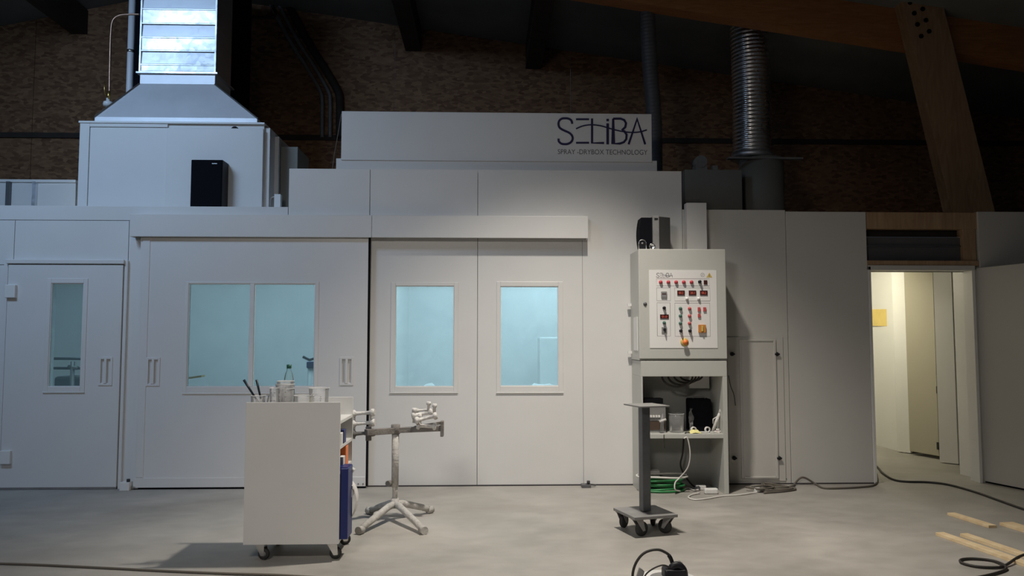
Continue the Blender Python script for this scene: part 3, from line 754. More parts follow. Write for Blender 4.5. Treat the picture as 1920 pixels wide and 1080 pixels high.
# flexible ducts
def flexduct(pts, r, pitch, name, label, m, collar=True):
    P = smooth(pts, 10); cum = [0]
    for a, b in zip(P[:-1], P[1:]): cum.append(cum[-1]+(b-a).length)
    t = thing(name, P[0], label, 'duct'); n = int(cum[-1]/pitch)*4; Q = []; R = []
    for i in range(n+1):
        s_ = cum[-1]*i/n; j = max(k for k in range(len(cum)) if cum[k] <= s_+1e-9); j = min(j, len(P)-2)
        Q.append(P[j].lerp(P[j+1], (s_-cum[j])/(cum[j+1]-cum[j]))); R.append(r*(1+.028*sin(2*pi*i/4)))
    MB().tube(Q, R, 28).build('corrugated_hose', m, t)
    return t, Q
DYY = 8.95
pts = [at(1410, 293, DYY), at(1409, 200, DYY), at(1407, 120, DYY), at(1404, 60, DYY), at(1408, 5, DYY), at(1430, -60, DYY)]
fd, Q = flexduct(pts, .215, .045, 'flexible_duct', 'large silver flexible duct rising to the roof right of the sign', 'spiral')
MB().cyl(at(1410, 299, DYY), at(1410, 288, DYY), .235, 28).build('collar', 'galv', fd)
flexduct([at(1228, 366, 8.6), at(1227, 250, 8.6), at(1224, 190, 8.6), at(1219, 130, 8.6), at(1215, 60, 8.6), at(1211, -45, 8.6)], .085, .04, 'thin_flexible_duct', 'thin dark flexible duct behind the right end of the sign', 'poly')
# flange plate, stub duct and grey unit
fan = thing('exhaust_unit', (X(1380, 8.7), 9, 2.36), 'dull grey exhaust unit with round stub duct behind the right-hand panels', 'exhaust unit')
g_ = rect(1285, 318, 1392, 420, 8.65)
MB().box(g_[0], g_[1], 8.65, 9.3, 2.30, g_[3]).build('casing', 'duct2', fan, bevel=.005)
p = at(1427, 300, DYY); pr = .25
MB().cyl((p.x, DYY, 2.3), (p.x, DYY, p.z), pr, 28).build('stub_duct', 'duct2', fan)
u, v = at(1366, 295, DYY-.25), at(1506, 295, DYY-.25)
MB().box(u.x, v.x, DYY-.25, DYY-.17, u.z-.012, u.z+.008).build('flange_plate', 'greypaint', fan)
p = at(1312, 303, 8.75)
MB().box(p.x-.06, p.x+.07, 8.7, 8.85, g_[3]-.01, p.z+.0).cyl((p.x, 8.69, p.z-.01), (p.x, 8.86, p.z-.01), .07, 16).build('motor', 'greypaint', fan)
p = at(1340, 316, 8.7); MB().box(p.x-.03, p.x+.03, 8.68, 8.74, g_[3]-.01, p.z+.03).build('lug', 'greypaint', fan)

# ================================================================== CONTROL CABINET
CY = 6.95; CB = WY-.012
ct = rect(1198, 467, 1362, 673, CY)
cab = thing('control_cabinet', ((ct[0]+ct[1])/2, CY+.2, 0), 'tall beige-white electrical control cabinet with switch panel over open shelves', 'cabinet')
x0, x1 = ct[0], ct[1]
zs = Z(676, CY, 1280)
MB().box(x0+.006, x1-.006, CY+.03, CB, zs, ct[3]).build('body', 'cab', cab, bevel=.004)
MB().box(x0, x1, CY, CY+.027, ct[2], ct[3]).build('door', 'cab', cab, bevel=.006)
xi0, xi1 = at(1206, 760, CY).x, at(1356, 760, CY).x
xr1 = at(1364.5, 760, CY).x
zo = Z(706, CY, 1280)
zsh = Z(818, CY, 1280)
MB().box(x0+.012, xr1, CY+.005, CB, zo, zs-.004).build('lower_header', 'cab', cab, bevel=.003)
MB().box(x0+.012, xi0, CY+.005, CB, 0, zo).build('side_wall', 'cab', cab, bevel=.002)
MB().box(xi1, xr1, CY+.005, CB, 0, zo).build('side_wall', 'cab', cab, bevel=.002)
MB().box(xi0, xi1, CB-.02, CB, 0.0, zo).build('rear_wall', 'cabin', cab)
MB().box(xi0, xi1, CY+.01, CB-.02, zsh-.02, zsh+.018).build('shelf', 'cab', cab, bevel=.002)
SHZ = zsh+.018
# door lock, sticker on the side
p = at(1209.5, 570, CY); MB().lathe((p.x, CY, p.z), [(.016,0),(.016,.005),(.008,.006),(.008,.012),(0,.013)], 12, (0,-1,0)).build('lock', 'steel', cab)
u, v = at(1188, 595, CY+.25), at(1188, 657, CY+.25)
MB().box(x0-.004+.006, x0+.006, CY+.10, CY+.28, v.z, u.z).build('side_plate', 'white', cab)
for py in (571, 661): 
    zz_ = Z(py, CY+.3, 1190); MB().box(x0-.03, x0+.006, CB-.05, CB-.02, zz_-.012, zz_+.012).build('side_hinge', 'white', cab)
# control sheet
def K(zx, zy, Y=CY-.004): return at(1210+zx/6.75, 500+zy/6.75, Y)
sa, sb = K(58, 1030), K(900, 45)
cs = MB().box(sa.x, sb.x, CY-.004, CY, sa.z, sb.z).build('control_sheet', 'sheet', cab)
YS = CY-.004
def rline(a, b, c, d):
    p, q = K(a, b), K(c, d); m = MB(); w2 = .0022
    ribbon(m, [Vector((p.x,YS,p.z)), Vector((q.x,YS,p.z)), Vector((q.x,YS,q.z)), Vector((p.x,YS,q.z)), Vector((p.x,YS,p.z))], w2, .0008); return m.build('printed_border', 'line', cs)
for r_ in ((140,152,812,243), (143,268,318,432), (370,268,820,434), (147,457,318,878), (372,460,822,882)): rline(*r_)
lk = MB()
def sm_(pts, wd=.0032): ribbon(lk, [Vector((K(*p).x, YS, K(*p).z)) for p in pts], wd, .0012)
sm_([(178,92),(168,80),(150,82),(142,94),(152,106),(172,114),(176,126),(162,136),(146,132),(138,124)])
sm_([(186,82),(214,82)], .003); sm_([(186,132),(214,132)], .003); sm_([(186,107),(214,102),(245,108),(285,116),(345,112)], .0025)
sm_([(222,80),(222,133),(246,133)]); sm_([(255,90),(255,134)])
sm_([(268,82),(290,82),(298,94),(288,106),(300,118),(292,132),(268,132),(268,82)])
sm_([(305,134),(325,80),(343,134)])
lk.build('printed_logo', 'inkgrey', cs)
p = K(724, 104); m = MB()
ribbon(m, [Vector((p.x+.0068*cos(2*pi*i/20)*2.4, YS, p.z+.0068*2.4*sin(2*pi*i/20))) for i in range(20)], .002, .001, True)
ribbon(m, [Vector((p.x-.008,YS,p.z-.006)), Vector((p.x,YS,p.z+.001)), Vector((p.x+.009,YS,p.z+.005))], .003, .001); m.build('round_mark', 'line', cs)
tri = [K(810,75), K(772,137), K(846,137)]
MB().prism([Vector((q.x, YS, q.z)) for q in tri], (0,-.001,0)).build('warning_triangle', 'warn', cs)
m = MB(); ribbon(m, [Vector((K(*q).x, YS-.001, K(*q).z)) for q in ((812,90),(803,112),(814,112),(806,130))], .002, .001); m.build('lightning_mark', 'inkgrey', cs)
def lamp(zx, zy, mt, name='indicator_lamp', r=.0145):
    p = K(zx, zy)
    MB().lathe((p.x, YS, p.z), [(r*1.12,0),(r*1.12,.006),(r,.0065),(r*.95,.018),(r*.6,.023),(0,.024)], 16, (0,-1,0)).build(name, mt, cs)
for zx in (193, 290, 388, 485, 583): lamp(zx, 196, 'red')
for zy in (531, 624, 718): lamp(443, zy, 'greenbtn', 'push_button', .0135); lamp(558, zy, 'redbtn', 'push_button', .0135)
lamp(238, 710, 'greenbtn', 'push_button', .013)
def rotary(zx, zy, rr=.014):
    p = K(zx, zy); m = MB().lathe((p.x, YS, p.z), [(rr,0),(rr,.012),(rr*.8,.014),(rr*.8,.03),(0,.03)], 14, (0,-1,0))
    m.obox((p.x, YS-.03, p.z-.002), (.004,0,0), (0,.008,0), (.0,0,.014)); m.build('rotary_switch', 'dark', cs)
for q in ((685,192), (236,523), (447,812), (562,812)): rotary(*q)
def disp(a, b, c, d, txt=None):
    p, q = K(a, b), K(c, d); MB().box(p.x, q.x, YS-.006, YS, q.z, p.z).build('display', 'display', cs)
    if txt: text_obj('display_digits', txt, p.x+(q.x-p.x)*.2, p.x+(q.x-p.x)*.8, q.z+(p.z-q.z)*.25, YS-.006, 'digit', cs, height=(p.z-q.z)*.5)
disp(403,302,497,362,'00.2'); disp(548,302,642,362,'20.1'); disp(690,302,785,362,'00.2'); disp(185,605,295,658,'0.0')
disp(738,172,782,224)
def rbox(a, b, c, d, mt, nm, th=.012):
    p, q = K(a, b), K(c, d); return MB().box(p.x, q.x, YS-th, YS, q.z, p.z).build(nm, mt, cs, bevel=.0015)
rbox(198,315,270,392,'greypaint','hour_meter'); rbox(208,340,260,352,'display','meter_slot', .0135)
rbox(660,514,695,565,'redbtn','rocker_switch'); rbox(730,514,767,565,'redbtn','rocker_switch'); rbox(662,598,697,642,'redbtn','rocker_switch')
rbox(668,735,760,835,'amber','main_switch',.02); rbox(700,750,722,820,'warn','switch_lever',.032)
rbox(205,765,272,840,'greypaint','key_switch_plate',.008); rotary(240,795,.012)
for q in ((524,405), (672,405)): lamp(*q, 'white', 'knob', .012)
p = K(495, 955)
MB().lathe((p.x, YS, p.z), [(.036,0),(.036,.004),(0,.005)], 24, (0,-1,0)).build('stop_backplate', 'warn', cs)
MB().lathe((p.x, YS-.004, p.z), [(.016,0),(.016,.02),(.023,.025),(.023,.038),(0,.042)], 20, (0,-1,0)).build('emergency_stop', 'orange', cs)
# riser trunk
q_ = rect(1287, 381, 1324, 470, WY-.08)
tag(MB().box(q_[0], q_[1], WY-.10, WY-.004, 0.0+ct[3]*0+.9, q_[3]).build('cable_riser', 'panel'), 'white square cable riser on the wall behind the cabinet', 'trunking')
# ---- speaker on the cabinet
TZ = ct[3]
spx0, spx1 = at(1200, 450, CY+.1).x, at(1260, 450, CY+.1).x
sp = thing('desktop_speaker', ((spx0+spx1)/2, CY+.15, TZ), 'black and grey loudspeaker box standing on top of the cabinet', 'speaker')
ztop = at(1235, 405, CY+.1).z
xm0, xm1 = at(1224, 450, CY+.1).x, at(1236, 450, CY+.1).x
MB().prism([(xm1, CY+.10, TZ), (spx1, CY+.16, TZ), (spx1, CY+.34, TZ), (xm0, CY+.34, TZ)], (0,0,ztop-TZ-.004)).build('side_casing', 'sidegrey', sp, bevel=.004)
MB().prism([(xm0, CY+.095, TZ), (xm1, CY+.09, TZ), (xm1, CY+.30, TZ), (xm0, CY+.30, TZ)], (0,0,ztop-TZ)).build('front_trim', 'greypaint', sp, bevel=.004)
arc = [(spx0+.012*0, 0)]
zz0 = [0,.1,.25,.45,.65,.85,.95,1.0]
pr_ = []
for i in range(9):
    f_ = i/8; pr_.append((spx0+.03*(2*f_-1)**2*.6+.0, CY+.12, TZ+(ztop-TZ-.012)*f_))
MB().prism(pr_+[(xm0, CY+.12, ztop-.012), (xm0, CY+.12, TZ)], (0,.16,0)).build('grille', 'black', sp)
p = at(1223, 456, CY+.08); MB().lathe((p.x, CY+.095, TZ+.032), [(.028,0),(.03,.01),(.026,.02),(.018,.014),(.012,.008),(0,.008)], 18, (0,-1,0)).build('port_ring', 'chrome', sp)
p = at(1231, 409, CY+.09); MB().box(p.x-.02, p.x+.012, CY+.086, CY+.09, p.z-.012, p.z).build('badge', 'dark', sp)
cxx = at(1204, 455, CY+.06).x
t = thing('small_arched_device', (cxx, CY+.06, TZ), 'small black arched device with metal rim left of the loudspeaker', 'device')
n_ = 14; hh_ = .085; rr_ = .033
ar = [(cxx-rr_, 0, 0)]+[(cxx-rr_*cos(pi*i/n_), 0, hh_-rr_+rr_*sin(pi*i/n_)) for i in range(n_+1)]+[(cxx+rr_, 0, 0)]
MB().prism([(a_, CY+.05, TZ+c_) for a_, b__, c_ in ar], (0, .03, 0)).build('body', 'dark', t)
MB().tube([(a_, CY+.047, TZ+c_+.003) for a_, b__, c_ in ar], .0045, 6).build('rim', 'chrome', t)
MB().lathe((cxx, CY+.05, TZ+.055), [(.009,0),(.009,.004),(0,.005)], 12, (0,-1,0)).build('button', 'greypaint', t)

# ---- on the cabinet shelf
IY = CY+.12
r0 = at(1213, 800, IY).x; r1 = at(1249, 800, IY).x
rad = thing('old_radio', ((r0+r1)/2-.03, IY+.07, SHZ), 'old silver and brown radio with cassette keys on the cabinet shelf', 'radio')
rz1 = at(1230, 757, IY).z
MB().box(xi0+.004, r1, IY+.005, IY+.14, SHZ, rz1).build('casing', 'greypaint', rad, bevel=.004)
MB().box(xi0+.008, r1-.006, IY-.004, IY+.005, SHZ+.025, SHZ+.10).build('speaker_cloth', 'browncloth', rad)
MB().box(xi0+.008, r1-.004, IY-.006, IY+.005, SHZ+.105, SHZ+.12).build('trim_strip', 'chrome', rad)
for k in range(6):
    xx = r0-.02+k*.024; MB().box(xx, xx+.018, IY-.012, IY+.005, SHZ+.135, SHZ+.155).build('key', 'white', rad, bevel=.002)
MB().box(xi0+.008, r1-.004, IY-.006, IY+.005, SHZ+.002, SHZ+.014).build('base_strip', 'chrome', rad)
tp_ = MB().box(xi0+.01, r1-.02, IY+.02, IY+.13, rz1, rz1+.045).build('player', 'dark')
tag(tp_, 'flat dark player box lying on top of the old radio', 'box')
def cup(cx, cy, z, r, h_, label, flare=1.18, m='cup', rim=.004, group=None, name='plastic_cup', marks=0):
    t = thing(name, (cx, cy, z), label, 'cup', group)
    rt = r*flare; w_ = .0015
    MB().lathe((cx, cy, z), [(0,0),(r,0),(rt,h_),(rt-w_,h_),(r-w_,.003),(0,.003)], 24).build('wall', m, t)
    MB().lathe((cx, cy, z), [(rt,h_-rim),(rt+rim,h_-rim*.5),(rt+rim,h_),(rt-.001,h_+.001),(rt,h_-rim)], 24).build('rim', 'cuprim' if m == 'cup' else m, t)
    if marks:
        for k in range(marks):
            h2 = h_*(.25+.6*k/max(marks-1, 1)); rr_ = r+(rt-r)*h2/h_+.0006
            for an in (-1.25, -2.0):
                q_ = Vector((cx+rr_*cos(an), cy+rr_*sin(an), z+h2)); tn = Vector((-sin(an), cos(an), 0))
                MB().obox(q_, tn*(.006 if k % 2 else .0035), Vector((cos(an), sin(an), 0))*.0003, (0,0,.0013)).build('scale_mark', 'inkgrey', t)
    return t
bc = at(1268, 800, IY+.05)
cup(bc.x, IY+.05, SHZ, .063, .165, 'tall clear plastic beaker beside the radio on the cabinet shelf', 1.1)
bkx0, bkx1 = at(1293, 790, IY+.1).x, at(1334, 790, IY+.1).x
t = thing('black_container', ((bkx0+bkx1)/2, IY+.15, SHZ), 'large matt black box with handle at the back of the cabinet shelf', 'box')
bzt = at(1318, 748, IY+.08).z
MB().box(bkx0, bkx1, IY+.09, IY+.24, SHZ, bzt).build('shell', 'black', t, bevel=.015)
MB().tube(smooth([(bkx0+.05,IY+.16,bzt-.002),(bkx0+.06,IY+.16,bzt+.018),((bkx0+bkx1)/2,IY+.16,bzt+.024),(bkx1-.05,IY+.16,bzt+.018),(bkx1-.04,IY+.16,bzt-.002)],4), .006, 8).build('handle', 'greypaint', t)
# crumpled clear film strip in front of it
px_ = at(1296, 780, IY+.04)
m = MB(); random.seed(3); n_ = 10; pts_a = []; 
vs = []; fs = []
for i in range(n_+1):
    f_ = i/n_; z_ = SHZ+.01+f_*.2; wv = .035-.01*sin(f_*9)
    vs += [(px_.x-wv/2+random.uniform(-.006,.006), IY+.05+random.uniform(-.01,.01), z_), (px_.x+wv/2+random.uniform(-.008,.012), IY+.06+random.uniform(-.01,.01), z_)]
vs += [(a_, b__+.004, c_) for a_, b__, c_ in vs]; k_ = 2*(n_+1)
for i in range(n_): fs += [(2*i,2*i+1,2*i+3,2*i+2), (k_+2*i,k_+2*i+2,k_+2*i+3,k_+2*i+1)]
tag(m.add(vs, fs).build('plastic_film', 'cup'), 'crumpled clear plastic film in front of the black box on the shelf', 'film')
for i, (px, py, lab) in enumerate(((1301, 801, 'left white tape ring standing on the cabinet shelf'), (1327, 801, 'right white tape ring standing on the cabinet shelf'))):
    p = at(px, py, IY-.01); r = .026
    pr = [(r,-.01),(r,.01),(r*.6,.01),(r*.6,-.01),(r,-.01)]
    tag(MB().lathe((p.x, IY-.0, SHZ+r), pr, 22, (0.15,-1,0)).build('tape_ring', 'paper'), lab, 'tape', 'tape rings on the cabinet shelf')
# white spray gun leaning
sg = thing('spray_gun', (at(1342, 808, IY).x, IY-.02, SHZ), 'white paint-crusted spray gun leaning at the right end of the cabinet shelf', 'spray gun')
a1, a2_, a3_ = at(1336, 808, IY-.02), at(1343, 790, IY-.02), at(1352, 768, IY-.02)
a1.z = SHZ+.012
MB().tube([a1, a2_, a3_], [.012,.014,.012], 10).build('grip', 'overspray_white', sg)
MB().tube([a3_+Vector((-.012,0,-.03)), a3_+Vector((.014,0,.008)), a3_+Vector((.01,0,.03))], [.018,.016,.01], 10).build('head', 'overspray_white', sg)
MB().tube([a2_+Vector((-.03,0,-.02)), a2_+Vector((-.028,0,.02)), a2_+Vector((.008,0,.04))], .005, 8).build('trigger', 'overspray_white', sg)
MB().cyl(a1+Vector((.03,0,.012)), a1+Vector((.06,0,.012)), .012, 10).build('air_connector', 'overspray_white', sg)
MB().tube([a1+Vector((0,0,0)), a1+Vector((.03,0,.0)), a1+Vector((.07,-.01,-.001))], .009, 8).build('hose_tail', 'overspray_white', sg)
# yellow cloth
random.seed(5); p = at(1303, 806, IY-.06); m = MB(); nn_ = 7; vs=[]; fs=[]
for i in range(nn_):
    for j in range(nn_):
        u_, v_ = i/(nn_-1)-.5, j/(nn_-1)-.5; h2 = max(0, .04*(1-3.2*(u_*u_+v_*v_)))*random.uniform(.6,1.1)
        vs.append((p.x+u_*.1+random.uniform(-.005,.005), IY-.05+v_*.07, SHZ+.002+h2))
for i in range(nn_-1):
    for j in range(nn_-1): a_=i*nn_+j; fs.append((a_,a_+nn_,a_+nn_+1,a_+1))
tag(m.add(vs, fs, True).build('yellow_cloth', 'yellow'), 'crumpled pale yellow cloth at the front of the cabinet shelf', 'cloth')
# small gun nozzle hanging left of beaker
p = at(1247, 775, CY-.0)
t = thing('hanging_clamp', (p.x, IY-.02, SHZ), 'small clear clamp-like fitting between radio and beaker', 'fitting')
MB().tube([(p.x-.01,IY-.025,SHZ),(p.x-.005,IY-.025,SHZ+.09),(p.x,IY-.025,SHZ+.17)], [.02,.016,.008], 10).build('stem', 'cup', t)
MB().tube([(p.x-.03,IY-.025,SHZ+.10),(p.x+.03,IY-.025,SHZ+.12)], .01, 8).build('cross_piece', 'overspray_white', t)
# debris on the shelf
for i, (px, l_, an, m_) in enumerate(((1290, .06, .6, 'rubber'), (1343, .08, -.3, 'cable_white'), (1318, .1, .05, 'paper'), (1352, .06, .2, 'redbtn'))):
    p = at(px, 812, CY+.03); d = Vector((cos(an), sin(an), 0))*l_/2; c = Vector((p.x, CY+.05+.012*i, SHZ+.006))
    tag(MB().tube(smooth([c-d, c+Vector((0,.01,.003)), c+d], 4), .005, 7).build('scrap_piece', m_),
        ['short black hose offcut on the cabinet shelf edge', 'pale cord offcut near the spray gun', 'thin paper strip curled between the tape rings', 'small reddish offcut at the right end of the cabinet shelf'][i], 'offcut')
# coil hanging under header
cc = thing('hanging_cable_coil', (at(1280, 708, CY+.2).x, CY+.2, zo), 'dark cable coil hanging inside the top of the open cabinet', 'cable')
for k in range(4):
    c = at(1268+k*10, 706, CY+.2); rx_, rz_ = .14-.012*k, .10-.016*k
    pts = [(c.x+rx_*cos(pi+pi*i/12), CY+.16+.025*k, zo-.0+rz_*sin(pi+pi*i/12)) for i in range(13)]
    MB().tube(pts, .009, 8).build('loop', 'cable', cc)
# hose coil, box, plugs at the bottom
gh = thing('green_hose', (at(1245, 915, CY+.2).x, CY+.18, 0), 'coiled green hose lying on the floor inside the cabinet bottom', 'hose')
for k in range(6):
    rx_, ry_ = .20-.05*((k*37 % 10)/10), .12-.03*((k*53 % 10)/10); cx = at(1243, 910, CY+.18).x+.03*((k*71 % 10)/10-.5)
    pts = [(cx+rx_*cos(2*pi*i/28), CY+.17+ry_*sin(2*pi*i/28), .012+.017*k+.012*sin(2*pi*i/28+k*1.7)*(k > 0)) for i in range(29)]
    MB().tube(pts, .0095, 8).build('coil', 'green', gh)
pts = [(cx+.0+.24*cos(t_*.28+.4), CY+.16+.12*sin(t_*.28+.4), .135+.004*sin(t_)) for t_ in range(20)]
MB().tube(pts, .0085, 8).build('loose_loop', 'cable_white', gh)
p = at(1226, 890, CY+.3)
t = thing('small_carton', (p.x, CY+.33, .0), 'small open cardboard carton behind the green hose', 'carton')
c_ = at(1226, 882, CY+.32).z
MB().box(xi0+.005, at(1236, 890, CY+.32).x, CY+.30, CY+.40, 0, c_-.06).build('carton_body', 'card', t)
MB().box(xi0+.005, at(1236, 890, CY+.32).x, CY+.30, CY+.40, c_-.06, c_).build('carton_top', 'paper', t)
# hanging wires
def cord(name, pts, r, m, label, k=6, cat='cable', n=8, group=None):
    return tag(MB().tube(smooth(pts, k), r, n).build(name, m), label, cat, group)
cord('hanging_wire', [at(1282, 822, CY-.01), at(1289, 822, CY-.012), at(1294, 850, CY+0), at(1290, 876, CY+.02), at(1275, 895, CY+.05), at(1266, 905, CY+.02), at(1266, 918, CY-.0), fl(1276, 921, .01)], .006, 'cable_white', 'pale wire hanging in a curve from the cabinet shelf to the floor')
cord('hanging_black_wire', [at(1282, 823, CY+.3), at(1280, 850, CY+.3), at(1276, 872, CY+.3), at(1285, 893, CY+.3), fl(1300, 911, .01), fl(1310, 913, .01)], .008, 'cable', 'dark wire hanging inside the lower cabinet behind the pale one')
cord('loose_shelf_wire', [at(1245, 815, CY-.01), at(1245, 828, CY-.01), at(1246, 840, CY-.01)], .004, 'cable', 'short black wire dangling from the left of the cabinet shelf')
cord('cabinet_side_wire', [at(1366, 704, CY+.06), at(1370, 724, CY+.1), at(1376, 740, CY+.16), at(1379, 760, WY-.02)], .004, 'cable', 'thin dark wire hanging at the right side of the cabinet')
# power socket block and adapter
p = fl(1332, 926)
t = thing('white_power_adapter', (p.x, p.y, 0), 'long white power adapter lying on the floor before the cabinet', 'adapter')
MB().box(p.x-.055, p.x+.065, p.y-.025, p.y+.025, 0, .05).build('housing', 'white', t, bevel=.012)
p = fl(1314, 919); 
t = thing('white_plug', (p.x, p.y, 0), 'white plug on the floor left of the power adapter', 'plug')
MB().box(p.x-.045, p.x+.045, p.y-.02, p.y+.03, .0, .045).build('plug_body', 'white', t, bevel=.008)
MB().cyl((p.x-.03, p.y-.035, .025), (p.x-.03, p.y-.0, .025), .018, 12).build('plug_neck', 'steel', t)
p = fl(1270, 908)
MBp = tag(MB().box(p.x-.02, p.x+.02, p.y-.02, p.y+.02, .14, .17).build('cable_plug', 'white', bevel=.004), 'tiny white plug lying on the green hose coil', 'plug')
cord('floor_cord_white', [fl(1312, 924, .012), fl(1296, 928, .007), fl(1291, 933, .007), fl(1303, 937, .007), fl(1325, 935, .007), fl(1355, 930, .007), fl(1385, 928, .007), fl(1412, 924, .01), fl(1420, 922, .02)], .007, 'cable_white', 'white cord looping from the plug to the connector right of the cabinet')
cord('floor_cord_pale', [fl(1276, 921, .008), fl(1290, 915, .008), fl(1300, 919, .008), fl(1310, 918, .02)], .006, 'cable_white', 'short pale cord between hanging wire and white plug')
# connector and grey extension lead
p = fl(1424, 923)
t = thing('cable_connector', (p.x, p.y, 0), 'white connector joined to a dark plug on the floor right of the cabinet', 'connector')
MB().cyl((p.x-.05, p.y, .022), (p.x-.0, p.y, .022), .02, 12, .023).build('socket_half', 'white', t)
MB().cyl((p.x+.0, p.y, .024), (p.x+.045, p.y+.005, .024), .024, 12, .018).build('plug_half', 'cable_grey', t)
ex = thing('extension_lead', (fl(1450, 915).x, fl(1450, 915).y, 0), 'bundled grey-brown extension lead trailing along the panels to the doorway', 'cable')
loops = [[(1432,924),(1470,921),(1492,917),(1470,914),(1438,908),(1430,906),(1432,911),(1460,917),(1488,916)],
         [(1405,914),(1430,919),(1460,919),(1486,915),(1450,908),(1432,906),(1440,912),(1470,914),(1490,910)],
         [(1398,913),(1425,917),(1450,914),(1440,910),(1410,913)]]
for i, lp in enumerate(loops):
    MB().tube(smooth([fl(a_, b_, .01+.012*i) for a_, b_ in lp], 6), .009, 8).build('loop', 'cable_grey', ex)
tl = [fl(1488, 911, .01), at(1491, 906, WY-.05), at(1498, 898, WY-.05), at(1505, 895, WY-.05), at(1514, 898, WY-.05), at(1530, 908, WY-.07), fl(1545, 915, .01), fl(1580, 915, .01), fl(1615, 913, .01), fl(1637, 910, .01), fl(1645, 902, .01), fl(1644, 889, .01)]
MB().tube(smooth(tl, 6), .009, 8).build('tail', 'cable_grey', ex)
cord('doorway_cable', [fl(1575, 842, .01), fl(1610, 852, .01), fl(1642, 873, .01), fl(1655, 887, .01), fl(1675, 899, .01), fl(1700, 903, .01), fl(1740, 904, .01), fl(1780, 909, .01), fl(1830, 923, .01), fl(1875, 939, .01), fl(1930, 958, .01), fl(2000, 975, .01)], .010, 'cable', 'long black cable snaking out of the doorway across the floor to the right')

# ================================================================== WHEELED POST STAND
b1, b2, b3 = fl(1150, 952, .14), fl(1190, 970.5, .14), fl(1271, 964.5, .14)
b4 = b1+(b3-b2)
bc = (b1+b3)/2; 
ws = thing('wheeled_post_stand', (bc.x, bc.y, 0), 'grey steel post stand with flat top on a square castor base before the cabinet', 'stand')
MB().prism([b1-Vector((0,0,.02)), b2-Vector((0,0,.02)), b3-Vector((0,0,.02)), b4-Vector((0,0,.02))], (0,0,.02)).build('base_plate', 'greypaint', ws, bevel=.002)
e1 = (b2-b1).normalized(); e2 = (b3-b2).normalized()
tz = at(1211, 761, bc.y).z
pc = Vector((at(1209, 900, bc.y).x, bc.y, 0))
MB().obox(pc+Vector((0,0,(tz+.14)/2)), e1*.031, e2*.031, (0,0,(tz-.14)/2-.004)).build('post', 'steel', ws, bevel=.004)
tc_ = Vector((at(1212, 761, bc.y).x, bc.y, tz))
MB().obox(tc_+Vector((.0,0,.004)), e1*.13, e2*.115, (0,0,.005)).build('top_plate', 'greypaint', ws, bevel=.002)
for i, c in enumerate((b1, b2, b3, b4)):
    c = c.lerp(bc, .26); c.z = 0; an = (0.9, .5, 2.4, 1.2)[i]; d = Vector((cos(an), sin(an), 0)); s_ = Vector((-d.y, d.x, 0))
    f_ = MB(); f_.obox(c+Vector((0,0,.118)), d*.035, s_*.028, (0,0,.0025))
    for sg_ in (-1, 1):
        o_ = c+s_*.022*sg_
        f_.prism([o_+d*-.03+Vector((0,0,.118)), o_+d*.03+Vector((0,0,.118)), o_+d*.05+Vector((0,0,.04)), o_+d*.03+Vector((0,0,.035))], s_*.003*sg_)
    ca = f_.build('castor', 'greypaint', ws)
    wc = c+d*.035+Vector((0,0,.05))
    MB().lathe(wc-s_*.016, [(0,0),(.02,0),(.044,.002),(.05,.008),(.05,.024),(.044,.03),(.02,.032),(0,.032)], 22, s_).build('wheel', 'rubber', ca)

# ================================================================== PAINTING STAND
sc_c = fl(740, 975)
ps = thing('painting_stand', (sc_c.x, sc_c.y, 0), 'overspray-covered tubular stand with crossbar and clamp stacks beside the cart', 'stand')
SYs = sc_c.y
def fp_(px, py, z): return fl(px, py, z)
hub = Vector((sc_c.x, SYs, .12))
feet = [fl(676, 993, .03), fl(793, 993, .03), fl(694, 957, .03), fl(805, 955, .03)]
for f_ in feet:
    d = (f_-hub)
    MB().tube([hub, hub+d*.2+Vector((0,0,.012)), hub+d*.8+Vector((0,0,.006)), f_], [.025,.025,.024,.024], 12).build('leg', 'overspray', ps)
    dn = Vector((d.x, d.y, 0)).normalized()
    MB().cyl(f_-dn*.02+Vector((0,0,-.002)), f_+dn*.03+Vector((0,0,-.002)), .028, 12).build('foot_cap', 'overspray', ps)
MB().tube([(hub.x,SYs,.09),(hub.x,SYs,.16)], .03, 14).build('hub', 'overspray', ps)
zk = at(740, 905, SYs).z; zt2 = at(740, 812, SYs).z
MB().cyl((hub.x,SYs,.14), (hub.x,SYs,zk+.02), .019, 14).build('inner_post', 'overspray', ps)
MB().cyl((hub.x,SYs,zk-.03), (hub.x,SYs,zt2), .027, 16).build('outer_post', 'overspray', ps)
MB().cyl((hub.x-.02,SYs-.01,zk), (hub.x-.045,SYs-.03,zk), .009, 8).cyl((hub.x-.035,SYs-.02,zk), (hub.x-.05,SYs-.045,zk), .022, 12).build('clamp_knob', 'overspray_dark', ps)
zb_ = at(741, 806, SYs).z
cl_, cr_ = at(687, 819, SYs-.12), at(828, 806, SYs+.02)
MB().bar((hub.x, SYs, zb_-.005), (cl_.x, SYs-.16, zb_+.0), .045, .045).build('crossbar_arm', 'overspray_dark', ps, bevel=.004)
MB().bar((hub.x, SYs, zb_-.003), (cr_.x, SYs+.04, zb_+.006), .045, .04).build('crossbar_arm', 'overspray_dark', ps, bevel=.004)
MB().tube([(hub.x,SYs,zb_-.03),(hub.x,SYs,zb_+.04)], .034, 12).build('top_socket', 'overspray_dark', ps)
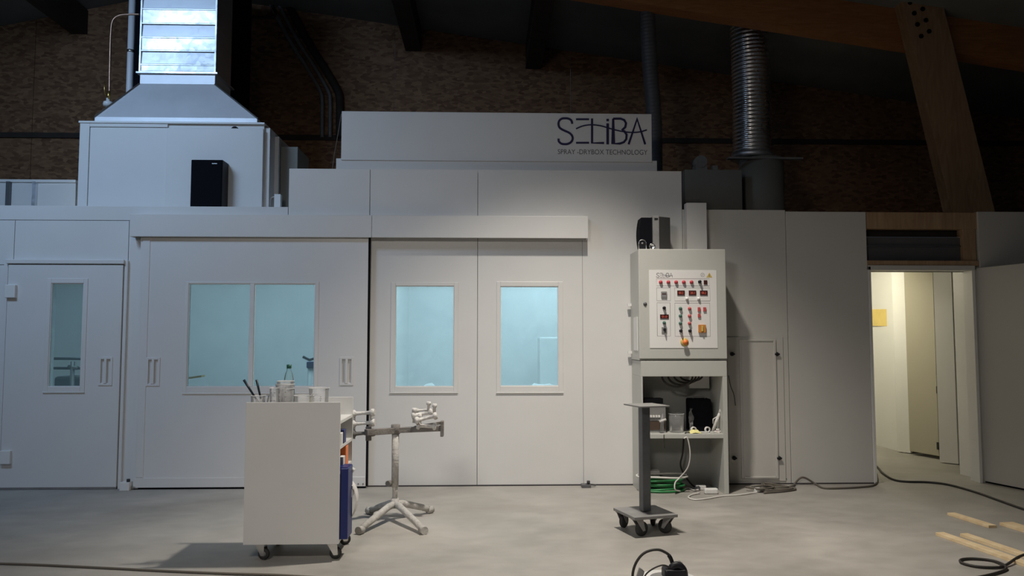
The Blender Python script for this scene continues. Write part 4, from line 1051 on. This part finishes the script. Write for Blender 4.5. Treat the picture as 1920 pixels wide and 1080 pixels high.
# right end: channel and end plate
e_ = at(829, 802, SYs+.04)
MB().box(e_.x-.012, e_.x+.012, SYs-.0, SYs+.08, at(829, 818, SYs+.04).z, at(829, 789, SYs+.04).z).build('end_plate', 'overspray_dark', ps, bevel=.004)
MB().bar(at(776, 802, SYs+.05), at(826, 793, SYs+.05), .03, .022).build('channel', 'overspray_dark', ps, bevel=.003)
def bone(a, b, m='overspray_white', r=.016, k=1.8):   # spool-like clamp bar with thick ends
    a, b = Vector(a), Vector(b)
    MB().tube([a.lerp(b,t_) for t_ in (0,.06,.14,.2,.5,.8,.86,.94,1)], [r*1.5,r*k,r*k,r*.95,r*.8,r*.95,r*k,r*k,r*1.5], 10).build('clamp_bar', m, ps)
YL = SYs-.10
for py, m_ in ((775, 'overspray_white'), (794, 'overspray_white'), (813, 'overspray_dark')):
    bone(at(659, py+1, YL), at(703, py-2, YL-.02), m_)
for px in (664, 694):
    MB().cyl(at(px, 823, YL), at(px, 770, YL), .009, 8).build('clamp_pin', 'overspray', ps)
MB().cyl(at(691, 826, YL), at(691, 800, YL), .022, 10).build('clamp_block', 'overspray_dark', ps)
YR = SYs+.03
bone(at(772, 780, YR), at(812, 772, YR)); bone(at(778, 789, YR-.05), at(820, 779, YR-.05))
bone(at(781, 799, YR-.02), at(818, 800, YR-.02)); bone(at(780, 770, YR+.04), at(806, 768, YR+.04), r=.010)
for px, y0_, y1_ in ((776, 793, 765), (787, 806, 776), (803, 776, 753), (814, 781, 757)):
    a_, b_ = at(px, y0_, YR), at(px+1, y1_, YR)
    MB().tube([a_, a_.lerp(b_, .7), a_.lerp(b_, .75), b_], [.011, .011, .019, .017], 10).build('clamp_pin', 'overspray_white', ps)
MB().cyl(at(770, 806, YR), at(780, 801, YR-.02), .013, 8).build('clamp_tip', 'overspray_dark', ps)

# ================================================================== CART
KY = 4.93; KD = .47
kx0 = (at(462, 756, KY).x+at(455, 1020, KY).x)/2; kx1 = (at(638, 756, KY).x+at(635, 1020, KY).x)/2
kz1, kz0 = at(550, 754.5, KY).z, at(545, 1021, KY).z
ca = thing('shelf_cart', ((kx0+kx1)/2, KY+KD/2, 0), 'white melamine shelf cart on castors seen from its closed side', 'cart')
MB().box(kx0, kx1, KY, KY+.018, kz0, kz1).build('near_panel', 'chip', ca, bevel=.001)
MB().box(kx0, kx1, KY+KD-.018, KY+KD, kz0, kz1).build('far_panel', 'chip', ca, bevel=.001)
ktop = at(637, 790, KY).z
zsv = [ktop, at(637, 838, KY).z, at(637, 885, KY).z, kz0+.018]
for z_ in zsv: MB().box(kx0+.001, kx1-.002, KY+.018, KY+KD-.018, z_-.018, z_).build('shelf', 'chip', ca)
MB().box(kx0+.001, kx0+.017, KY+.018, KY+KD-.018, kz0+.018, ktop-.018).build('side_panel', 'chip', ca)
for (xx, yy, an) in ((kx0+.09, KY+.07, -.3), (kx1-.05, KY+.07, .1), (kx0+.09, KY+KD-.07, .5), (kx1-.05, KY+KD-.07, .35)):
    c = Vector((xx, yy, 0)); d = Vector((cos(an), sin(an), 0)); s_ = Vector((-d.y, d.x, 0)); zt_ = kz0
    f_ = MB().obox(c+Vector((0,0,zt_-.002)), d*.04, s_*.03, (0,0,.002))
    for sg_ in (-1, 1):
        o_ = c+s_*.018*sg_
        f_.prism([o_+d*-.035+Vector((0,0,zt_-.003)), o_+d*.03+Vector((0,0,zt_-.003)), o_+d*.035+Vector((0,0,.028)), o_+d*.01+Vector((0,0,.026))], s_*.003*sg_)
    cst = f_.build('castor', 'chrome', ca)
    wc = c+d*.02+Vector((0,0,.037))
    MB().lathe(wc-s_*.013, [(0,0),(.022,0),(.033,.002),(.037,.006),(.037,.02),(.033,.024),(.022,.026),(0,.026)], 20, s_).build('wheel', 'rubber', cst)
    MB().lathe(wc-s_*.0135, [(0,0),(.02,0),(.02,.027),(0,.027)], 14, s_).build('wheel_hub', 'greypaint', cst)
# things on the cart's top shelf (bottoms hidden by the near panel)
TC = ktop
def kt(px, py, dy): return at(px, py, KY+dy)
def seat(px, dy): return (at(px, 745, KY+dy).x, KY+dy, TC)
# paint brushes in a low pot
x_, y_, z_ = seat(484, .10)
rp = lambda py, dy: at(500, py, KY+dy).z
t = cup(x_, y_, z_, .038, rp(741, .10)-TC, 'low mixing pot holding dark brushes at the left end of the cart', 1.15, name='mixing_pot')
for i, (pa, pb) in enumerate((((478,748),(457,712)), ((487,748),(481,712)))):
    a_, b_ = kt(pa[0]+2, pa[1], .10), kt(*pb, .08)
    d_ = (a_-b_).normalized(); a2 = a_+d_*((a_.z-TC-.006)/max(-d_.z, .1)); 
    tt = thing('paint_brush', (x_+.01*i, y_, TC+.004), ['dark brush handle leaning left in the mixing pot', 'dark brush handle standing nearly upright in the mixing pot'][i], 'brush', 'brushes in the mixing pot')
    MB().tube([a_, b_], [.006,.008], 8).build('handle', 'brush', tt)
    MB().tube([a_, a_+(a2-a_)*.8], [.008,.010], 8).build('bristles', 'overspray', tt)
for i, px in enumerate((492, 500)):
    a_ = kt(px, 746, .1); tt = MB().bar((a_.x-.012*i+.0, y_+.01, TC+.004), (a_.x+.012, y_, a_.z+.014), .012, .002).build('stir_stick', 'chrome')
    tag(tt, ['left short metal stirring strip in the mixing pot', 'right short metal stirring strip in the mixing pot'][i], 'stirrer')
x_, y_, z_ = seat(514, .06)
cup(x_, y_, z_, .024, rp(727, .06)-TC, 'narrow white graduated cup left of the stacked cups', 1.15, marks=6)
x_, y_, z_ = seat(534, .13)
hs_ = [rp(740, .13)-TC, 0, 0]
base_h = rp(728, .13)-TC
c1 = cup(x_, y_, z_, .048, base_h, 'dark-bottomed mixing cup at the foot of the cup stack', 1.15, name='mixing_cup')
MB().lathe((x_, y_, z_), [(0,.004),(.046,.004),(.051,.07),(0,.07)], 22).build('paint_fill', 'liquid', c1)
MB().cyl((x_, y_, z_+.07), (x_, y_, z_+.071), .0505, 22).build('fill_surface', 'liquid', c1)
cup(x_, y_, z_+.08, .047, rp(720, .13)-TC-.08, 'clear mixing cup, second from the bottom of the stack', 1.22, name='mixing_cup', marks=4)
cup(x_+.003, y_, z_+.11, .046, rp(714, .13)-TC-.11, 'clear mixing cup, topmost of the stack on the cart', 1.12, name='mixing_cup')
x_, y_, z_ = seat(570, .09)
c3 = cup(x_, y_, z_, .053, rp(741, .09)-TC, 'low wide cup with yellow residue in the middle of the cart', 1.12, name='mixing_cup')
MB().lathe((x_+.01, y_, z_), [(0,.005),(.04,.005),(.048,.07),(.03,.082),(.012,.09),(0,.092)], 14).build('yellow_residue', 'yellow', c3)
x_, y_, z_ = seat(598, .10)
c4 = cup(x_, y_, z_, .052, rp(727, .10)-TC, 'large graduated measuring cup at the right of the cart', 1.2, name='measuring_cup')
for k in range(9):
    for an in (-1.2, -1.9):
        h2 = .05+k*.012; rr_ = .052*(1+.2*h2/(rp(727,.10)-TC))+.0008
        q_ = Vector((x_+rr_*cos(an), y_+rr_*sin(an), z_+h2)); tn = Vector((-sin(an), cos(an), 0))
        MB().obox(q_, tn*(.007 if k % 2 else .004), Vector((cos(an), sin(an), 0))*.0004, (0,0,.0014)).build('scale_mark', 'inkgrey', c4)
# bottle
x_, y_, z_ = seat(541, .25)
bh = at(541, 684, KY+.25).z-TC
bt = thing('plastic_bottle', (x_, y_, TC), 'clear plastic bottle with dark green cap behind the cup stack', 'bottle')
MB().lathe((x_, y_, TC), [(0,0),(.036,.0),(.038,.01),(.038,bh*.5),(.036,bh*.62),(.024,bh*.82),(.013,bh*.9),(.013,bh*.93)], 22).build('bottle_body', 'bottle', bt)
MB().lathe((x_, y_, TC+bh*.93), [(.0,0),(.0155,0),(.0155,bh*.075),(0,bh*.075)], 16).build('cap', 'greencap', bt)
# things on the shelves seen from the open side
def shelf_box(name, px0, px1, dy0, dy1, z0, z1, m, label, cat='box', bev=.003, out=None):
    xa_ = kx1-.16; xb_ = kx1-.004 if out is None else out
    return tag(MB().box(xa_, xb_, KY+dy0, KY+dy1, z0, z1).build(name, m, bevel=bev), label, cat)
shelf_box('navy_carton', 0, 0, .16, .24, zsv[1], zsv[1]+.085, 'blue', 'navy carton on the upper open shelf of the cart')
shelf_box('white_carton', 0, 0, .05, .13, zsv[1], zsv[1]+.075, 'paper', 'white carton beside the navy carton in the cart')
shelf_box('orange_carton', 0, 0, .24, .33, zsv[2], zsv[2]+.125, 'orange', 'orange carton on the middle open shelf of the cart')
t = thing('black_can', (kx1-.06, KY+.10, zsv[2]), 'black can on the middle shelf before the orange carton', 'can')
MB().lathe((kx1-.06, KY+.10, zsv[2]), [(0,0),(.032,0),(.032,.09),(.024,.105),(0,.105)], 18).build('can_body', 'dark', t)
MB().cyl((kx1-.06, KY+.10, zsv[2]+.105), (kx1-.06, KY+.10, zsv[2]+.12), .014, 12).build('nozzle_cap', 'white', t)
shelf_box('white_packet', 0, 0, .15, .22, zsv[2], zsv[2]+.07, 'paper', 'low white packet on the middle shelf of the cart')
bx1 = at(652, 940, KY+.03).x
zbt, zbb = at(645, 877, KY+.06).z, at(645, 1008, KY+.06).z
t = thing('blue_bin', (kx1-.05, KY+.1, zsv[3]), 'tall dark blue bin projecting from the bottom shelf of the cart', 'bin')
MB().box(kx1-.2, bx1, KY+.035, KY+.20, zsv[3]+.001, zbt).build('bin_body', 'blue', t, bevel=.004)
MB().box(kx1-.19, bx1-.008, KY+.045, KY+.19, zbt, zbt+.004).build('bin_rim', 'blue', t)
# white rails at the far side, paper roll and a rag
tag(MB().box(kx1-.1, at(658, 960, KY+.34).x, KY+.27, KY+.38, zsv[3]+.001, zbt-.09).build('white_bin', 'white', bevel=.004), 'white bin behind the blue bin on the cart bottom shelf', 'bin')
c = at(657, 942, KY+.2)
t = thing('paper_roll', (c.x-.01, KY+.2, zsv[3]), 'hanging loop of white masking paper at the right side of the cart', 'paper')
pts = [at(650, 912, KY+.24), at(657, 904, KY+.22), at(665, 912, KY+.22), at(670, 930, KY+.22), at(668, 950, KY+.22), at(662, 966, KY+.22), at(656, 976, KY+.24)]
sp_ = smooth(pts, 5); vs = []; fs = []
for q in sp_:
    vs += [q+Vector((0,-.05,0)), q+Vector((0,.05,0)), q+Vector((-.003,-.05,0)), q+Vector((-.003,.05,0))]
for i in range(len(sp_)-1):
    a_ = i*4; fs += [(a_,a_+1,a_+5,a_+4), (a_+2,a_+6,a_+7,a_+3), (a_,a_+4,a_+6,a_+2), (a_+1,a_+3,a_+7,a_+5)]
MB().add(vs, fs, True).build('paper_strip', 'paper', t)
MB().cyl(at(652, 925, KY+.16), at(652, 925, KY+.26)+Vector((0,.05,0)), .035, 16).build('roll_core', 'paper', t)
g0 = at(648, 880, KY+.3)
sg2 = thing('white_trigger_gun', (g0.x, KY+.3, zbt), 'white plastic trigger gun lying over the blue bin', 'gun')
MB().tube([at(646, 874, KY+.2), at(655, 877, KY+.2), at(664, 883, KY+.2)], [.010,.013,.016], 10).build('barrel', 'white', sg2)
MB().tube([at(648, 874, KY+.2), at(651, 884, KY+.2), at(652, 897, KY+.2)], [.010,.009,.012], 8).build('grip', 'white', sg2)
MB().tube([at(655, 880, KY+.2), at(656, 888, KY+.2)], .005, 6).build('trigger', 'white', sg2)

# ================================================================== CABLE REEL at the lower edge
rc = fl(1252, 1105)
rl = thing('cable_reel', (rc.x, rc.y, 0), 'white-rimmed cable drum with black cables and handle at the lower edge', 'cable reel')
MB().lathe((rc.x, rc.y, 0), [(0,0),(.155,0),(.16,.005),(.16,.009),(.09,.012),(.09,.05),(.155,.052),(.162,.056),(.155,.060),(.06,.058),(0,.058)], 40).build('drum', 'white', rl)
MB().lathe((rc.x, rc.y, .0), [(.092,.013),(.14,.015),(.148,.03),(.14,.048),(.092,.05)], 30).build('wound_cable', 'cable', rl)
MB().lathe((rc.x, rc.y, .058), [(.095,0),(.095,.006),(.05,.008),(0,.008)], 24).build('label_disc', 'greypaint', rl)
top = .13
def rp_(px, py, dy=0.0): return at(px, py, rc.y+dy)
MB().tube(smooth([rp_(1256,1085,-.02), rp_(1258,1070,-.02), rp_(1262,1062,-.02), rp_(1272,1060,-.02), rp_(1281,1068,-.02), rp_(1284,1085,-.02)], 4), [.02]*21, 10).build('socket_block', 'dark', rl)
MB().obox(rp_(1264,1082,0), (.06,0,0), (0,.05,0), (0,0,.05)).build('hub_housing', 'dark', rl, bevel=.012)
MB().tube([rp_(1272,1074,.0), rp_(1274,1052,.0), rp_(1276,1055,.0), rp_(1279,1075,.0)], [.010,.009,.010,.012], 8).build('grip', 'greypaint', rl)
MB().tube(smooth([rp_(1262,1070), rp_(1261,1058), rp_(1258,1048), rp_(1254,1041)], 4), .011, 8).build('plug_boot', 'dark', rl)
MB().tube(smooth([rp_(1256,1042), rp_(1248,1036), rp_(1236,1031), rp_(1222,1031.5), rp_(1208,1037), rp_(1197,1048), rp_(1189,1064), rp_(1186,1082), rp_(1188,1100), rp_(1200,1118)], 6), .0075, 8).build('thick_lead', 'cable', rl)
MB().tube(smooth([rp_(1256,1066,-.03), rp_(1250,1061,-.03), rp_(1240,1060,-.03), rp_(1225,1066,-.03), rp_(1212,1076,-.03), rp_(1204,1090,-.03)], 6), .0045, 8).build('thin_lead', 'cable', rl)
MB().obox(rp_(1200,1078,-.0), (.012,0,-.008), (0,.02,0), (.01,0,.03)).build('side_plug', 'greypaint', rl, bevel=.004)

# ================================================================== TIMBER BATTENS lower right
_a = fl(1754, 1004); BD = (fl(1905, 1058)-_a).normalized()
def batten(pa, wdt, th, label, z=0.0, L=1.9):
    a_ = fl(*pa, z); s_ = Vector((-BD.y, BD.x, 0)); b_ = a_+BD*L
    if s_.y < 0: s_ = -s_
    o = MB().obox((a_+b_)/2+s_*wdt/2+Vector((0,0,th/2)), (b_-a_)/2, s_*wdt/2, (0,0,th/2)).build('timber_batten', 'pine', bevel=.002)
    return tag(o, label, 'batten', 'timber battens on the floor')
batten((1754, 1004), .065, .022, 'pale timber batten nearest the camera, its end furthest left')
batten((1800, 1006), .06, .022, 'pale timber batten just behind the nearest one')
batten((1776, 966), .065, .020, 'short pale batten furthest from the camera', L=(fl(1862, 990)-fl(1776, 966)).length)
batten((1874, 985), .11, .022, 'broad pale batten lying between the nearest pair and the furthest one')
# cables on the near floor
cord('looped_cable', [fl(1960, 1030, .03), fl(1915, 1042, .03), fl(1885, 1060, .012), fl(1865, 1064, .01), fl(1830, 1062, .01), fl(1803, 1055, .01), fl(1803, 1049, .01), fl(1825, 1047.5, .01), fl(1860, 1051, .01), fl(1882, 1059, .018), fl(1885, 1068, .01), fl(1862, 1076, .01), fl(1830, 1083, .01), fl(1790, 1090, .01)], .008, 'cable', 'black cable making a loop beside the timber battens')
cord('near_floor_cable', [fl(-60, 1055, .008), fl(60, 1058.5, .008), fl(200, 1065, .008), fl(320, 1071, .008), fl(430, 1075.5, .008), fl(520, 1078, .008), fl(620, 1084, .008)], .007, 'cable_grey', 'long dark cable lying across the floor at the lower left')

# ================================================================== INSIDE THE BOOTH (seen through the glass)
Y1 = 8.6
t = thing('booth_rail_stand', (X(122, Y1), Y1, 0), 'dark rails and upright on a stand behind the personnel door window', 'stand')
for py in (672, 690): MB().cyl(at(70, py, Y1), at(190, py+1, Y1), .014, 8).build('rail', 'steel', t)
p = at(136, 690, Y1); MB().cyl((p.x, Y1, 0), (p.x, Y1, at(136, 678, Y1).z), .022, 10).build('upright', 'greypaint', t)
MB().tube([at(128, 688, Y1), at(146, 690, Y1)], .022, 8).build('clamp', 'greypaint', t)
for sx_ in (-.3, .3): MB().bar((p.x+sx_, Y1-.1, .03), (p.x, Y1, .05), .04, .03).build('foot', 'greypaint', t)
tag(MB().box(at(100, 720, 9.2).x, at(190, 720, 9.2).x, 9.2, 9.6, 0, at(120, 706, 9.2).z).build('booth_chest', 'steel', bevel=.03), 'dim grey chest low behind the personnel door window', 'chest')
YA = 8.4
t = thing('booth_arm_stand', (X(365, YA), YA, 0), 'thin arm with flat tray seen low in the left sliding door pane', 'stand')
p = at(346, 715, YA); MB().cyl((p.x, YA, 0), (p.x, YA, p.z), .02, 10).build('post', 'greypaint', t)
MB().bar(at(346, 710, YA), at(381, 705, YA), .1, .02).build('arm', 'brass', t)
MB().bar((p.x-.2, YA, .015), (p.x+.2, YA, .015), .2, .03).build('foot', 'greypaint', t)
YB = 8.5
p = at(585, 720, YB)
t = thing('booth_sprayer', (p.x, YB, 0), 'white pump with dark top seen at the right of the sliding door window', 'sprayer')
MB().cyl((p.x, YB, 0), (p.x, YB, at(585, 690, YB).z), .05, 16).build('column', 'white', t)
MB().box(p.x-.05, p.x+.06, YB-.06, YB+.05, at(585, 690, YB).z, at(585, 678, YB).z).build('head', 'blue', t, bevel=.01)
MB().tube([at(568, 669, YB-.03), at(580, 675, YB-.03), at(590, 672, YB-.03)], .014, 8).build('top_valve', 'dark', t)
# wrapped furniture in the bright booth
def lump(name, px0, px1, pyt, Y, label, seed):
    random.seed(seed); a_, b_ = at(px0, pyt, Y), at(px1, pyt, Y); n_ = 12; vs = []; fs = []
    for i in range(n_+1):
        for j in range(7):
            u_ = i/n_; v_ = j/6; h2 = a_.z*(.82+.18*sin(pi*u_))*(1-.25*(2*v_-1)**2)+random.uniform(-.03,.03)
            vs.append((a_.x+(b_.x-a_.x)*u_, Y+.7*v_, max(.05, h2)))
    k_ = len(vs); vs += [(v[0], v[1], 0) for v in vs]
    for i in range(n_):
        for j in range(6):
            q_ = i*7+j; fs += [(q_, q_+7, q_+8, q_+1)]
    for i in range(n_): fs += [(i*7, k_+i*7, k_+i*7+7, i*7+7), (i*7+6, i*7+13, k_+i*7+13, k_+i*7+6)]
    for j in range(6): fs += [(j, j+1, k_+j+1, k_+j), (n_*7+j, k_+n_*7+j, k_+n_*7+j+1, n_*7+j+1)]
    tag(MB().add(vs, fs, True).build(name, 'inner'), label, 'covered load')
lump('covered_load', 760, 840, 724, 8.9, 'pale covered load low behind the left bright window', 1)
lump('covered_load', 955, 1075, 723, 8.7, 'pale covered load low behind the right bright window', 2)
tag(MB().box(at(1012, 640, 9.6).x, at(1100, 640, 9.6).x, 9.6, 10.0, 0, at(1040, 632, 9.6).z).build('booth_cabinet', 'inner', bevel=.02), 'pale cabinet seen through the right bright window', 'cabinet')
